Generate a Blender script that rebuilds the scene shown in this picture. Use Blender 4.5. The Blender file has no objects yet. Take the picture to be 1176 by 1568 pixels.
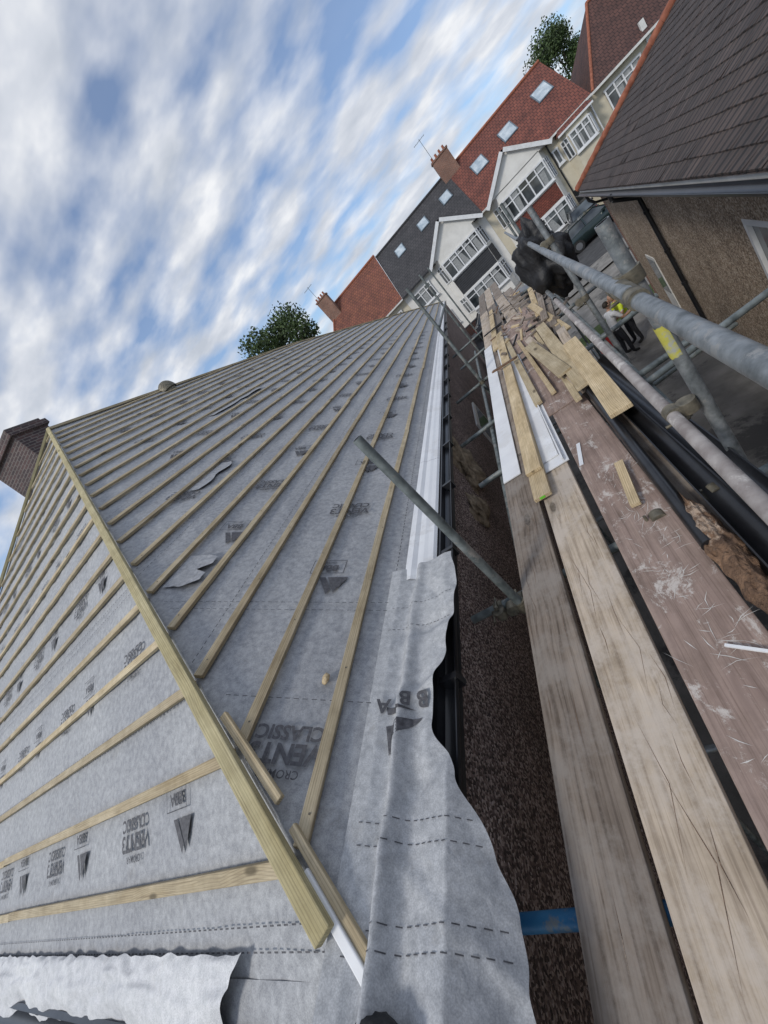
import bpy, math, random
from mathutils import Vector, Matrix, noise
random.seed(7)
S=bpy.context.scene
COL=bpy.context.collection
V=Vector
T=0.747; EX=-1.10; EY=0.14; EZ=-1.10; GZ=-5.4

# ------------------------------------------------------------ materials
def newmat(name):
    m=bpy.data.materials.new(name); m.use_nodes=True
    nt=m.node_tree; b=nt.nodes["Principled BSDF"]
    return m,nt,b
def N(nt,t,**k):
    n=nt.nodes.new(t)
    for a,v in k.items(): setattr(n,a,v)
    return n
def ramp(nt,fac,stops):
    r=N(nt,"ShaderNodeValToRGB"); e=r.color_ramp.elements
    while len(e)<len(stops): e.new(0.5)
    for i,(p,c) in enumerate(stops):
        e[i].position=p; e[i].color=(c[0],c[1],c[2],1)
    nt.links.new(fac,r.inputs[0]); return r.outputs[0]
def coords(nt,kind="Object",scale=(1,1,1),rot=(0,0,0)):
    tc=N(nt,"ShaderNodeTexCoord"); mp=N(nt,"ShaderNodeMapping")
    mp.inputs["Scale"].default_value=scale; mp.inputs["Rotation"].default_value=rot
    nt.links.new(tc.outputs[kind],mp.inputs[0]); return mp.outputs[0]
def noisetex(nt,vec,scale,detail=4,rough=.55,dist=0):
    n=N(nt,"ShaderNodeTexNoise"); n.inputs["Scale"].default_value=scale; n.inputs["Detail"].default_value=detail
    n.inputs["Roughness"].default_value=rough; n.inputs["Distortion"].default_value=dist
    nt.links.new(vec,n.inputs["Vector"]); return n.outputs["Fac"]
def bump(nt,b,h,strength=.3,dist=.01,prev=None):
    bn=N(nt,"ShaderNodeBump"); bn.inputs["Strength"].default_value=strength; bn.inputs["Distance"].default_value=dist
    nt.links.new(h,bn.inputs["Height"])
    if prev: nt.links.new(prev,bn.inputs["Normal"])
    nt.links.new(bn.outputs[0],b.inputs["Normal"]); return bn.outputs[0]
def mixc(nt,fac,a,b_,mode='MIX'):
    m=N(nt,"ShaderNodeMix",data_type='RGBA',blend_type=mode)
    if isinstance(fac,float): m.inputs[0].default_value=fac
    else: nt.links.new(fac,m.inputs[0])
    for i,s in ((6,a),(7,b_)):
        if isinstance(s,tuple): m.inputs[i].default_value=(*s,1)
        else: nt.links.new(s,m.inputs[i])
    return m.outputs[2]
def mottled(name,c1,c2,scale=5,rough=.8,bs=.2,bscale=None,metal=0,kind="Object",detail=5,bd=.01,spec=.5,blotch=None):
    m,nt,b=newmat(name); v=coords(nt,kind)
    f=noisetex(nt,v,scale,detail)
    col=ramp(nt,f,[(.3,c1),(.7,c2)])
    if blotch:
        g=noisetex(nt,v,scale*.35,8,.75); col=mixc(nt,ramp(nt,g,[(.54,(0,0,0)),(.60,(1,1,1))]),col,blotch)
    nt.links.new(col,b.inputs["Base Color"])
    b.inputs["Roughness"].default_value=rough; b.inputs["Metallic"].default_value=metal
    b.inputs["Specular IOR Level"].default_value=spec
    if bs: bump(nt,b,noisetex(nt,v,bscale or scale*4,4),bs,bd)
    return m
def woodmat(name,dark,light,grey=None,knots=True,rough=.75,period=.012,wear=None,contrast=.45,dist=5.5,ds=.35):
    m,nt,b=newmat(name)
    v2=coords(nt,"UV",(1,1,1)); vk=coords(nt,"UV",(1.5,4.6,1)); vw=coords(nt,"UV",(.05,1,1))
    vo=N(nt,"ShaderNodeTexVoronoi"); vo.inputs["Scale"].default_value=1.0; nt.links.new(vk,vo.inputs["Vector"])
    add=N(nt,"ShaderNodeVectorMath",operation='ADD'); cmb=N(nt,"ShaderNodeCombineXYZ")
    kb=N(nt,"ShaderNodeMapRange"); kb.inputs[1].default_value=0; kb.inputs[2].default_value=.35; kb.inputs[3].default_value=.030; kb.inputs[4].default_value=0
    nt.links.new(vo.outputs["Distance"],kb.inputs[0]); nt.links.new(kb.outputs[0],cmb.inputs[1])
    nt.links.new(vw,add.inputs[0]); nt.links.new(cmb.outputs[0],add.inputs[1])
    wv=N(nt,"ShaderNodeTexWave",bands_direction='Y'); wv.inputs["Scale"].default_value=.314/period; wv.inputs["Distortion"].default_value=dist
    wv.inputs["Detail"].default_value=3; wv.inputs["Detail Scale"].default_value=ds; wv.inputs["Detail Roughness"].default_value=.5
    nt.links.new(add.outputs[0],wv.inputs["Vector"])
    f=wv.outputs["Fac"]
    big=noisetex(nt,coords(nt,"UV",(1.2,7,1)),1.5,5,.6,.4)
    col=ramp(nt,big,[(.28,dark),(.70,light)])
    col=mixc(nt,1.0,col,ramp(nt,f,[(.0,(1-contrast,1-contrast*1.05,1-contrast*1.1)),(.30,(1,1,1)),(1,(1.04,1.04,1.03))]),'MULTIPLY')
    f3=noisetex(nt,coords(nt,"UV",(2.2,110,1)),1.5,4,.6); col=mixc(nt,1.0,col,ramp(nt,f3,[(.33,(.70,.68,.66)),(.52,(1,1,1))]),'MULTIPLY')
    blot=noisetex(nt,v2,6,6,.7); col=mixc(nt,1.0,col,ramp(nt,blot,[(.3,(.76,.75,.73)),(.6,(1.05,1.05,1.05))]),'MULTIPLY')
    if knots:
        kf=ramp(nt,vo.outputs["Distance"],[(.045,(1,1,1)),(.065,(.75,.75,.75)),(.085,(.9,.9,.9)),(.11,(0,0,0))])
        col=mixc(nt,kf,col,tuple(x*.32 for x in dark))
    if grey:
        gf=noisetex(nt,v2,3.5,8,.75); gm=ramp(nt,gf,[(.45,(0,0,0)),(.60,(.85,.85,.85))]); col=mixc(nt,gm,col,grey)
    if wear:
        wf=noisetex(nt,coords(nt,"UV",(3.2,5,1)),1.6,12,.82,.4); wm=ramp(nt,wf,[(.545,(0,0,0)),(.60,(.9,.9,.9))]); col=mixc(nt,wm,col,wear)
    oi=N(nt,"ShaderNodeNewGeometry"); rr=ramp(nt,oi.outputs["Random Per Island"],[(0,(.80,.80,.80)),(1,(1.10,1.09,1.06))])
    col=mixc(nt,1.0,col,rr,'MULTIPLY')
    nt.links.new(col,b.inputs["Base Color"]); b.inputs["Roughness"].default_value=rough; b.inputs["Specular IOR Level"].default_value=.3
    n1=bump(nt,b,f,.12,.0015); bump(nt,b,f3,.25,.002,n1); return m
def pebble(name,c1,c2,c3,scale=90,bs=.9):
    m,nt,b=newmat(name); v=coords(nt)
    vo=N(nt,"ShaderNodeTexVoronoi"); vo.inputs["Scale"].default_value=scale; nt.links.new(v,vo.inputs["Vector"])
    sep=N(nt,"ShaderNodeSeparateColor"); nt.links.new(vo.outputs["Color"],sep.inputs[0])
    col=ramp(nt,sep.outputs[0],[(.1,c1),(.55,c2),(.95,c3)])
    f=noisetex(nt,v,2.2,6,.65); col=mixc(nt,1.0,col,ramp(nt,f,[(.3,(.65,.62,.6)),(.7,(1.15,1.12,1.1))]),'MULTIPLY')
    nt.links.new(col,b.inputs["Base Color"]); b.inputs["Roughness"].default_value=.9
    inv=N(nt,"ShaderNodeMath",operation='SUBTRACT'); inv.inputs[0].default_value=1; nt.links.new(vo.outputs["Distance"],inv.inputs[1])
    bump(nt,b,inv.outputs[0],bs,.012); return m
def tilemat(name,c1,c2,mortar,w=.26,h=.3,kind="UV",rough=.75,bs=.6,ms=.03,stain=None):
    m,nt,b=newmat(name); v=coords(nt,kind)
    br=N(nt,"ShaderNodeTexBrick"); nt.links.new(v,br.inputs["Vector"])
    br.inputs["Color1"].default_value=(*c1,1); br.inputs["Color2"].default_value=(*c2,1); br.inputs["Mortar"].default_value=(*mortar,1)
    br.inputs["Scale"].default_value=1; br.inputs["Mortar Size"].default_value=ms*h; br.inputs["Brick Width"].default_value=w; br.inputs["Row Height"].default_value=h
    f=noisetex(nt,coords(nt,"Object"),1.3,8,.7)
    col=mixc(nt,1.0,br.outputs["Color"],ramp(nt,f,[(.3,(.6,.6,.6)),(.7,(1.25,1.2,1.15))]),'MULTIPLY')
    g=N(nt,"ShaderNodeNewGeometry"); col=mixc(nt,1.0,col,ramp(nt,g.outputs["Random Per Island"],[(0,(.82,.82,.82)),(1,(1.15,1.12,1.1))]),'MULTIPLY')
    if stain:
        f2=noisetex(nt,coords(nt,"Object"),14,6,.7); col=mixc(nt,ramp(nt,f2,[(.6,(0,0,0)),(.72,(.8,.8,.8))]),col,stain)
    nt.links.new(col,b.inputs["Base Color"]); b.inputs["Roughness"].default_value=rough
    inv=N(nt,"ShaderNodeMath",operation='SUBTRACT'); inv.inputs[0].default_value=1; nt.links.new(br.outputs["Fac"],inv.inputs[1])
    bump(nt,b,inv.outputs[0],bs,.02); return m

def membrane(name,c1,c2,wr=.6):
    m,nt,b=newmat(name); v=coords(nt)
    f=noisetex(nt,v,30,5,.65); f2=noisetex(nt,v,1.4,4,.6)
    col=ramp(nt,f,[(.35,c1),(.68,c2)])
    col=mixc(nt,1.0,col,ramp(nt,f2,[(.3,(.84,.845,.86)),(.7,(1.05,1.05,1.04))]),'MULTIPLY')
    fx=noisetex(nt,v,240,2,.6); col=mixc(nt,1.0,col,ramp(nt,fx,[(.35,(.86,.86,.86)),(.65,(1.08,1.08,1.08))]),'MULTIPLY')
    f4=noisetex(nt,v,3.5,8,.75); col=mixc(nt,ramp(nt,f4,[(.60,(0,0,0)),(.76,(.55,.55,.55))]),col,(.25,.235,.21))
    nt.links.new(col,b.inputs["Base Color"]); b.inputs["Roughness"].default_value=.72; b.inputs["Specular IOR Level"].default_value=.3
    n1=bump(nt,b,f,.08,.003)
    w=noisetex(nt,coords(nt,"Object",(1,1,1)),3.5,3,.5,1.2); n2=bump(nt,b,w,wr,.02,n1)
    w2=noisetex(nt,coords(nt,"Object",(1,1,1)),9,2,.5,2.5); bump(nt,b,w2,.25,.008,n2)
    return m
M={}
M['mem']=membrane("underlay_grey",(.285,.292,.308),(.44,.448,.462))
M['memf']=membrane("underlay_flap",(.34,.35,.365),(.50,.51,.525),.5)
M['mem2']=membrane("underlay_light",(.56,.57,.58),(.72,.72,.73))
M['print']=mottled("print_ink",(.045,.045,.052),(.12,.12,.13),60,.8,0)
M['batten']=woodmat("batten_wood",(.40,.315,.19),(.60,.515,.365),period=.009,contrast=.22)
M['hipwood']=woodmat("hip_wood",(.44,.375,.20),(.61,.545,.34),period=.010,contrast=.22)
M['boardA']=woodmat("scaffold_board_dark",(.155,.125,.105),(.31,.26,.22),period=.034,rough=.85,contrast=.34,dist=9,ds=.9,grey=(.28,.25,.225))
M['boardB']=woodmat("scaffold_board_pale",(.34,.275,.21),(.55,.465,.38),period=.040,rough=.85,contrast=.22,dist=9,ds=.9,grey=(.50,.44,.385))
M['ply']=woodmat("plywood_worn",(.25,.18,.155),(.40,.305,.265),knots=False,period=.05,wear=(.60,.555,.52),contrast=.10)
M['fresh']=woodmat("fresh_timber",(.46,.35,.20),(.68,.56,.38),period=.010,contrast=.22)
M['bark']=mottled("delaminated_ply",(.07,.04,.025),(.25,.15,.09),12,.8,.9,40,bd=.03,blotch=(.38,.29,.22))
M['tube']=mottled("galvanised_tube",(.13,.145,.15),(.34,.36,.37),26,.5,.35,90,metal=.5,bd=.002,blotch=(.34,.335,.32))
M['tubeold']=mottled("weathered_tube",(.07,.085,.085),(.24,.27,.27),14,.6,.3,60,metal=.35,bd=.002,blotch=(.28,.27,.25))
M['tubepink']=mottled("plaster_dusted_tube",(.24,.21,.20),(.44,.41,.39),14,.7,.3,60,metal=.15,bd=.002,blotch=(.56,.53,.50))
M['tubeblue']=mottled("blue_tube",(.01,.09,.22),(.04,.17,.32),10,.5,.2,50,metal=.1,blotch=(.16,.18,.19))
M['coupler']=mottled("coupler_steel",(.08,.075,.06),(.27,.24,.18),25,.6,.4,90,metal=.5,bd=.003)
M['yellow']=mottled("yellow_label",(.42,.40,.07),(.55,.50,.10),12,.6,0,blotch=(.35,.36,.34))
M['green']=mottled("green_tag",(.10,.5,.02),(.18,.6,.05),12,.6,0)
M['white']=mottled("white_upvc",(.66,.67,.69),(.77,.78,.79),3,.35,0,blotch=(.64,.64,.64))
M['whitegrime']=mottled("white_painted",(.55,.55,.53),(.74,.74,.72),4,.5,0)
M['black']=mottled("black_upvc",(.008,.008,.010),(.022,.023,.026),6,.30,.05,30)
M['blackcloth']=mottled("black_sheet",(.006,.006,.007),(.02,.02,.022),5,.6,.7,6,bd=.05)
M['peb1']=pebble("pebbledash_dark",(.06,.042,.038),(.20,.145,.13),(.48,.40,.37),95)
M['peb2']=pebble("pebbledash_tan",(.19,.14,.095),(.38,.295,.215),(.58,.50,.40),42,.6)
M['stone']=mottled("rough_mortar",(.11,.08,.05),(.34,.27,.19),14,.95,.9,30,bd=.03)
M['tile_dark']=tilemat("brown_roof_tiles",(.062,.046,.040),(.092,.070,.062),(.016,.013,.012),.165,.17,ms=.07,stain=(.12,.11,.095))
M['terra']=mottled("terracotta_ridge",(.18,.055,.03),(.36,.13,.075),7,.8,.5,30)
M['tile_red']=tilemat("red_roof_tiles",(.20,.068,.048),(.15,.050,.038),(.05,.02,.018),.26,.30,ms=.06)
M['tile_red2']=tilemat("orange_roof_tiles",(.23,.085,.05),(.17,.06,.042),(.06,.025,.02),.26,.30,ms=.06)
M['tile_grey']=tilemat("slate_roof",(.060,.061,.068),(.045,.046,.052),(.015,.015,.02),.28,.30,ms=.05)
M['tile_brown']=tilemat("plum_roof_tiles",(.10,.048,.04),(.078,.038,.033),(.025,.012,.012),.26,.3,ms=.06)
M['brick']=tilemat("red_brick",(.24,.095,.06),(.17,.065,.045),(.30,.26,.22),.225,.075,kind="UV",ms=.14,bs=.4)
M['brickdark']=tilemat("sooty_brick",(.10,.055,.055),(.045,.030,.036),(.16,.14,.135),.225,.075,kind="UV",ms=.16,bs=.5)
M['cladding']=tilemat("grey_cladding",(.05,.055,.065),(.045,.05,.06),(.015,.015,.018),4,.15,kind="UV",ms=.1)
M['redcladding']=tilemat("red_hung_tile",(.27,.075,.05),(.21,.055,.04),(.08,.03,.02),.2,.14,kind="UV",ms=.1)
M['render']=mottled("cream_render",(.52,.47,.36),(.64,.59,.47),1.5,.9,.2,40)
M['whiterender']=mottled("white_render",(.66,.65,.62),(.78,.77,.74),1.5,.9,.1,40)
M['lead']=mottled("lead_flashing",(.09,.12,.15),(.2,.25,.29),6,.5,.3,20,metal=.3)
M['asphalt']=mottled("asphalt",(.035,.036,.038),(.075,.075,.078),3,.9,.5,150,bd=.004)
M['concrete']=mottled("paving_concrete",(.13,.125,.115),(.26,.25,.235),2,.9,.4,60,blotch=(.09,.088,.085))
M['grass']=mottled("grass",(.03,.055,.012),(.07,.10,.03),4,.95,.8,60)
M['bark_t']=mottled("tree_bark",(.05,.035,.02),(.12,.09,.06),8,.9,.8,30)
M['polyroof']=tilemat("polycarbonate",(.42,.44,.46),(.46,.47,.49),(.12,.12,.13),3,.08,kind="UV",ms=.2)
def glassmat():
    m,nt,b=newmat("window_glass"); v=coords(nt)
    f=noisetex(nt,v,.9,2); nt.links.new(ramp(nt,f,[(.35,(.02,.024,.027)),(.7,(.14,.16,.17))]),b.inputs["Base Color"])
    b.inputs["Roughness"].default_value=.06; b.inputs["Specular IOR Level"].default_value=.8; return m
M['glass']=glassmat()
def leafmat(name,a,b2):
    m,nt,b=newmat(name); g=N(nt,"ShaderNodeNewGeometry")
    f=noisetex(nt,coords(nt),.9,3)
    c=mixc(nt,1.0,ramp(nt,g.outputs["Random Per Island"],[(0,a),(1,b2)]),ramp(nt,f,[(.35,(.5,.5,.5)),(.65,(1.3,1.3,1.2))]),'MULTIPLY')
    nt.links.new(c,b.inputs["Base Color"]); b.inputs["Roughness"].default_value=.7; return m
M['leaf']=leafmat("leaves",(.024,.05,.014),(.08,.125,.04))
def paint(name,c,metal=.3):
    m,nt,b=newmat(name); f=noisetex(nt,coords(nt),3,4)
    nt.links.new(ramp(nt,f,[(.3,tuple(x*.8 for x in c)),(.7,c)]),b.inputs["Base Color"]); b.inputs["Metallic"].default_value=metal
    b.inputs["Roughness"].default_value=.28; b.inputs["Coat Weight"].default_value=.6; return m
M['cargreen']=paint("car_paint_dark",(.018,.035,.035)); M['carblack']=paint("car_paint_black",(.012,.013,.016))
M['carsilver']=paint("car_paint_silver",(.3,.31,.33),.6)
M['tyre']=mottled("tyre",(.01,.01,.01),(.025,.025,.025),10,.8,.2)
M['skin']=mottled("skin",(.40,.23,.16),(.50,.30,.21),8,.55,0)
M['hair']=mottled("hair",(.01,.008,.006),(.03,.022,.015),30,.7,.3)
M['hivis']=mottled("hivis_fabric",(.55,.68,.03),(.70,.80,.06),6,.7,.3,15)
M['reflect']=mottled("reflective_band",(.55,.56,.57),(.7,.7,.7),6,.4,0)
M['trouser']=mottled("dark_trousers",(.010,.011,.015),(.03,.032,.04),8,.9,.4,15)
M['shirt']=mottled("white_shirt",(.55,.57,.6),(.72,.73,.75),5,.85,.4,12)
M['red']=mottled("red_bag",(.4,.02,.02),(.55,.04,.03),8,.6,0)
M['scratch']=mottled("white_scratches",(.5,.48,.45),(.72,.70,.67),40,.8,0)
M['curtain']=mottled("net_curtain",(.22,.23,.23),(.36,.37,.37),8,.6,0)

# ------------------------------------------------------------ mesh builder
class MB:
    def __init__(s): s.v=[];s.f=[];s.m=[];s.uv=[];s.mats=[];s.sm=[]
    def mi(s,k):
        if k not in s.mats: s.mats.append(k)
        return s.mats.index(k)
    def face(s,pts,mat,uv=None,smooth=False):
        i=len(s.v); s.v+= [tuple(p) for p in pts]; s.f.append(tuple(range(i,i+len(pts)))); s.m.append(s.mi(mat)); s.sm.append(smooth)
        if uv is None:
            p0=V(pts[0]); e=(V(pts[1])-p0); 
            L=e.length or 1; e=e/L; n=e.cross(V(pts[-1])-p0); n=n.normalized() if n.length>1e-9 else V((0,0,1)); w=n.cross(e)
            uv=[((V(p)-p0).dot(e),(V(p)-p0).dot(w)) for p in pts]
        s.uv.append(uv)
    def shared(s,verts,faces,mat,uvs=None,smooth=True):
        i=len(s.v); s.v+=[tuple(p) for p in verts]
        for q in faces:
            s.f.append(tuple(i+a for a in q)); s.m.append(s.mi(mat)); s.sm.append(smooth)
            s.uv.append([uvs[a] if uvs else (verts[a][0],verts[a][1]) for a in q])
    def beam(s,p0,p1,w,h,mat,up=(0,0,1),endmat=None):
        p0=V(p0);p1=V(p1);d=(p1-p0).normalized();up=V(up);sd=d.cross(up).normalized();up=sd.cross(d).normalized();L=(p1-p0).length
        o=(random.random()*30,random.random()*30)
        c=[]
        for base in (p0,p1):
            c.append([base-sd*w/2,base+sd*w/2,base+sd*w/2+up*h,base-sd*w/2+up*h])
        A,B=c
        vs=A+B
        U=lambda l,t:(l+o[0],t+o[1])
        i=len(s.v); s.v+=[tuple(p) for p in vs]
        per=[0,w,w+h,2*w+h,2*w+2*h]
        for k in range(4):
            k2=(k+1)%4
            s.f.append((i+k,i+4+k,i+4+k2,i+k2)); s.m.append(s.mi(mat)); s.sm.append(False)
            s.uv.append([U(0,per[k]),U(L,per[k]),U(L,per[k+1]),U(0,per[k+1])])
        for q in ((0,1,2,3),(7,6,5,4)):
            s.f.append(tuple(i+a for a in q)); s.m.append(s.mi(endmat or mat)); s.sm.append(False)
            s.uv.append([U(0,0),U(.02,w),U(.04,w),U(.06,0)])
    def box(s,x0,x1,y0,y1,z0,z1,mat):
        i=len(s.v); s.v+=[(x,y,z) for z in(z0,z1) for y in(y0,y1) for x in(x0,x1)]
        for q,ax in (((0,2,3,1),'z'),((4,5,7,6),'z'),((0,1,5,4),'y'),((2,6,7,3),'y'),((0,4,6,2),'x'),((1,3,7,5),'x')):
            s.f.append(tuple(i+a for a in q)); s.m.append(s.mi(mat)); s.sm.append(False)
            uv=[]
            for a in q:
                p=s.v[i+a]; uv.append({'z':(p[0],p[1]),'y':(p[0],p[2]),'x':(p[1],p[2])}[ax])
            s.uv.append(uv)
    def tube(s,p0,p1,r,mat,seg=16,r2=None,open_end=False,capmat=None):
        p0=V(p0);p1=V(p1);d=(p1-p0).normalized();a=V((0,0,1)) if abs(d.z)<.9 else V((1,0,0));x=d.cross(a).normalized();y=d.cross(x);r2=r2 or r
        L=(p1-p0).length
        vs=[];uv=[]
        for j,(b,rr) in enumerate(((p0,r),(p1,r2))):
            for k in range(seg):
                t=2*math.pi*k/seg; vs.append(b+(x*math.cos(t)+y*math.sin(t))*rr); uv.append((j*L,k/seg*2*math.pi*r))
        fs=[(k,(k+1)%seg,seg+(k+1)%seg,seg+k) for k in range(seg)]
        s.shared(vs,fs,mat,uv,True)
        if open_end:
            for b,sg in ((p0,1),(p1,-1)):
                ring=[b+(x*math.cos(2*math.pi*k/seg)+y*math.sin(2*math.pi*k/seg))*r for k in range(seg)]
                inn=[b+(x*math.cos(2*math.pi*k/seg)+y*math.sin(2*math.pi*k/seg))*r*.82 for k in range(seg)]
                dp=[q+d*sg*.06 for q in inn]
                s.shared(ring+inn,[(k,(k+1)%seg,seg+(k+1)%seg,seg+k) for k in range(seg)],mat,None,False)
                s.shared(inn+dp,[(k,(k+1)%seg,seg+(k+1)%seg,seg+k) for k in range(seg)],'black',None,True)
                s.shared(dp,[tuple(range(seg))],'black',None,False)
        else:
            s.shared(vs[:seg],[tuple(range(seg))],capmat or mat,None,False); s.shared(vs[seg:],[tuple(range(seg))],capmat or mat,None,False)
    def sweep(s,pts,r,mat,seg=10):
        for a,b in zip(pts,pts[1:]): s.tube(a,b,r,mat,seg)
    def grid(s,fn,nu,nv,mat,smooth=True,uvf=None):
        vs=[];uv=[]
        for i in range(nu+1):
            for j in range(nv+1):
                p=fn(i/nu,j/nv); vs.append(V(p)); uv.append(uvf(i/nu,j/nv) if uvf else (i/nu,j/nv))
        fs=[(i*(nv+1)+j,(i+1)*(nv+1)+j,(i+1)*(nv+1)+j+1,i*(nv+1)+j+1) for i in range(nu) for j in range(nv)]
        s.shared(vs,fs,mat,uv,smooth)
    def done(s,name,parent=None,bevel=0,recalc=True):
        me=bpy.data.meshes.new(name); me.from_pydata(s.v,[],s.f)
        for k in s.mats: me.materials.append(M[k])
        me.polygons.foreach_set("material_index",s.m); me.polygons.foreach_set("use_smooth",s.sm)
        ul=me.uv_layers.new(name="UVMap"); fl=[c for u in s.uv for p in u for c in p]; ul.data.foreach_set("uv",fl)
        me.update(); o=bpy.data.objects.new(name,me); COL.objects.link(o)
        if parent: o.parent=parent
        if bevel:
            b=o.modifiers.new("bevel",'BEVEL'); b.width=bevel; b.segments=2; b.limit_method='ANGLE'; b.angle_limit=math.radians(50)
        return o
def empty(name):
    e=bpy.data.objects.new(name,None); COL.objects.link(e); e.empty_display_size=.2; return e
def nz(x,y,z=0,s=1): return noise.noise(V((x*s,y*s,z*s)))
def lerp(a,b,t): return a+(b-a)*t
def interp(tab,x):
    if x<=tab[0][0]: return tab[0][1]
    for (a,b),(c,d) in zip(tab,tab[1:]):
        if x<=c: 
            t=(x-a)/(c-a); t=t*t*(3-2*t); return b+(d-b)*t
    return tab[-1][1]

# ------------------------------------------------------------ main house
house=empty("house_under_reroofing")
nM=V((.5985,0,.8013)); nH=V((0,-.5985,.8013))
def RM(x,y,off=0): return V((x,y,EZ+T*(EX-x)))+nM*off
def RH(x,y,off=0): return V((x,y,EZ+T*(y-EY)))+nH*off
def yend(x):
    if x<-5.9: return 6.1+(x+7.06)/1.16*9.9
    return 16+(x+5.9)/4.8*16
def ystart(x): return EY+(EX-x)
def und(x,y,s): 
    return -.011+.007*nz(x*2.2,y*2.2,s)+.007*nz(x*7,y*3,s+5)+.005*nz(x*15,y*15,s)
mb=MB()
def fm(u,v):
    x=lerp(EX-.0,-7.06,u); y0=ystart(x); y1=yend(x); y=y0+(y1-y0)*v**1.8
    lapf=(((EX-x)/.75)%1.0); return RM(x,y,und(x,y,1)+.004*(1-lapf)-.003)
mb.grid(fm,150,260,'mem')
def fh(u,v):
    y=lerp(EY,6.1,u); xa=EX-(y-EY); xb=-13.0+(y-EY)*.997; x=xa+(xb-xa)*v
    lapf=(((y-EY)/.75)%1.0); return RH(x,y,und(x,y,9)+.004*(1-lapf)-.003)
mb.grid(fh,150,220,'mem')
mb.face([(-7.06,6.1,EZ+T*5.96),(-5.9,16,EZ+T*4.8),(-11.5,16,EZ),(-13,.14,EZ)],'mem')
mb.face([(-5.9,16,EZ+T*4.8),(EX,32,EZ),(-11.5,16,EZ)],'mem')
def sk(u,v):
    x=lerp(-.98,-1.98,u); y=.17-.20*v+.02*nz(x*4,v)*v; return V((x,y,EZ+.012-.06*v-.16*v*v+.05*nz(x*3.5,v*1.2,3)*v+.03*math.sin(x*16+v*2)*v))
mb.grid(sk,80,20,'mem')
mb.done("roof_underlay",house)

# battens
mb=MB()
x=-1.345
while x>-6.95:
    y=ystart(x)+.03; ye=yend(x)-.05
    while y<ye:
        L=min(random.uniform(3.6,4.8),ye-y)
        j0=random.uniform(-.008,.008); j1=random.uniform(-.008,.008); jm=random.uniform(-.010,.010)
        if L>.05:
            ym=y+L*.5
            mb.beam(RM(x+j0,y,.0),RM(x+jm,ym,.0),.048,.026,'batten',nM); mb.beam(RM(x+jm,ym,.0),RM(x+j1,y+L-.004,.0),.048,.026,'batten',nM)
        y+=L
    x-=.296
y=.385
while y<6.0:
    xa=EX-(y-EY)-.02; xb=-13+(y-EY)+.05
    x=xa
    while x>xb:
        L=min(random.uniform(3.2,4.8),x-xb)
        if L>.05: mb.beam(RH(x,y+random.uniform(-.008,.008),0),RH(x-L+.004,y+random.uniform(-.010,.010),0),.048,.026,'batten',nH)
        x-=L
    y+=.291
mb.done("roof_battens",house,.0025)

mb=MB()
x=-1.345
while x>-3.5:
    y=ystart(x)+.12
    while y<6:
        p=RM(x+random.uniform(-.008,.008),y,.0265); mb.tube(p,p+nM*.0015,.0042,'coupler',6); y+=.6+random.uniform(-.03,.03)
    x-=.296
mb.done("batten_nails",house)

mb=MB()
nHip=(nM+nH).normalized()
def hipP(s,off=0,side=0):
    p=V((EX-s,EY+s,EZ+T*s)); return p+nHip*off+V((.707,.707,0))*side
mb.beam(hipP(.12,.026,-.02),hipP(4.2,.026,-.02),.062,.036,'hipwood',nHip)
mb.beam(hipP(4.204,.026,-.02),hipP(5.96,.028,-.02),.062,.034,'hipwood',nHip)
mb.beam(hipP(.36,.002,.050),hipP(.66,.002,.036),.034,.024,'batten',nHip)
mb.beam(hipP(.01,.0,.034),hipP(.30,.0,.040),.030,.022,'batten',nHip)
mb.beam(hipP(.02,.004,.004),hipP(.22,.006,.008),.030,.026,'white',nHip)
def farhip(s,off=0):
    p=V((-13+s*.997,EY+s,EZ+T*s)); return p+V((0,0,off))
mb.beam(farhip(0,.02),farhip(5.96,.02),.06,.04,'hipwood',(0,0,1))
mb.beam(V((-7.06,6.1,EZ+T*5.96+.0)),V((-5.9,16,EZ+T*4.8+.0)),.06,.05,'batten')
mb.beam(V((-5.9,16,EZ+T*4.8+.0)),V((EX,32,EZ)),.06,.05,'batten')
mb.done("hip_timbers",house,.004)

# print + dashed stitches
mb=MB()
def dash(P,a,b,step=.034,ln=.020,w=.0035,fn=None):
    a=V((a[0],a[1],0));b=V((b[0],b[1],0));L=(b-a).length;d=(b-a)/L;n=int(L/step)
    sd=V((-d.y,d.x,0))*w/2
    for k in range(n):
        p=a+d*(k*step+random.uniform(0,.003)); q=p+d*ln
        mb.face([P(*(p-sd).xy,.0025),P(*(q-sd).xy,.0025),P(*(q+sd).xy,.0025),P(*(p+sd).xy,.0025)],'print')
for xx in (-1.22,-1.96,-2.02,-2.72,-2.78,-3.48,-3.54,-4.25,-5.0):
    dash(RM,(xx,ystart(xx)+.03),(xx,min(12,yend(xx))),.04 ,.022,.004)
for yy in (.93,1.47,1.53):
    dash(RM,(max(-1.16,-1.16),yy),(EX-(yy-EY)+.06,yy))
for yy in (.22,.27,.95,1.0,1.7,1.75,2.5,3.3):
    dash(RH,(EX-(yy-EY)-.06,yy),(-9,yy),.04,.022,.004)
def mat4(o,r,u,n):
    return Matrix(((r.x,u.x,n.x,o.x),(r.y,u.y,n.y,o.y),(r.z,u.z,n.z,o.z),(0,0,0,1)))
fonts={}
def textobj(body,size,Mx,bold=.012):
    key=(body,size)
    if key not in fonts:
        cu=bpy.data.curves.new("print_text",'FONT'); cu.body=body; cu.size=size; cu.offset=bold*size; cu.align_x='CENTER'; cu.materials.append(M['print']); cu.resolution_u=3; fonts[key]=cu
    o=bpy.data.objects.new("printed_text",fonts[key]); COL.objects.link(o); o.matrix_world=Mx; o.parent=house
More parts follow.
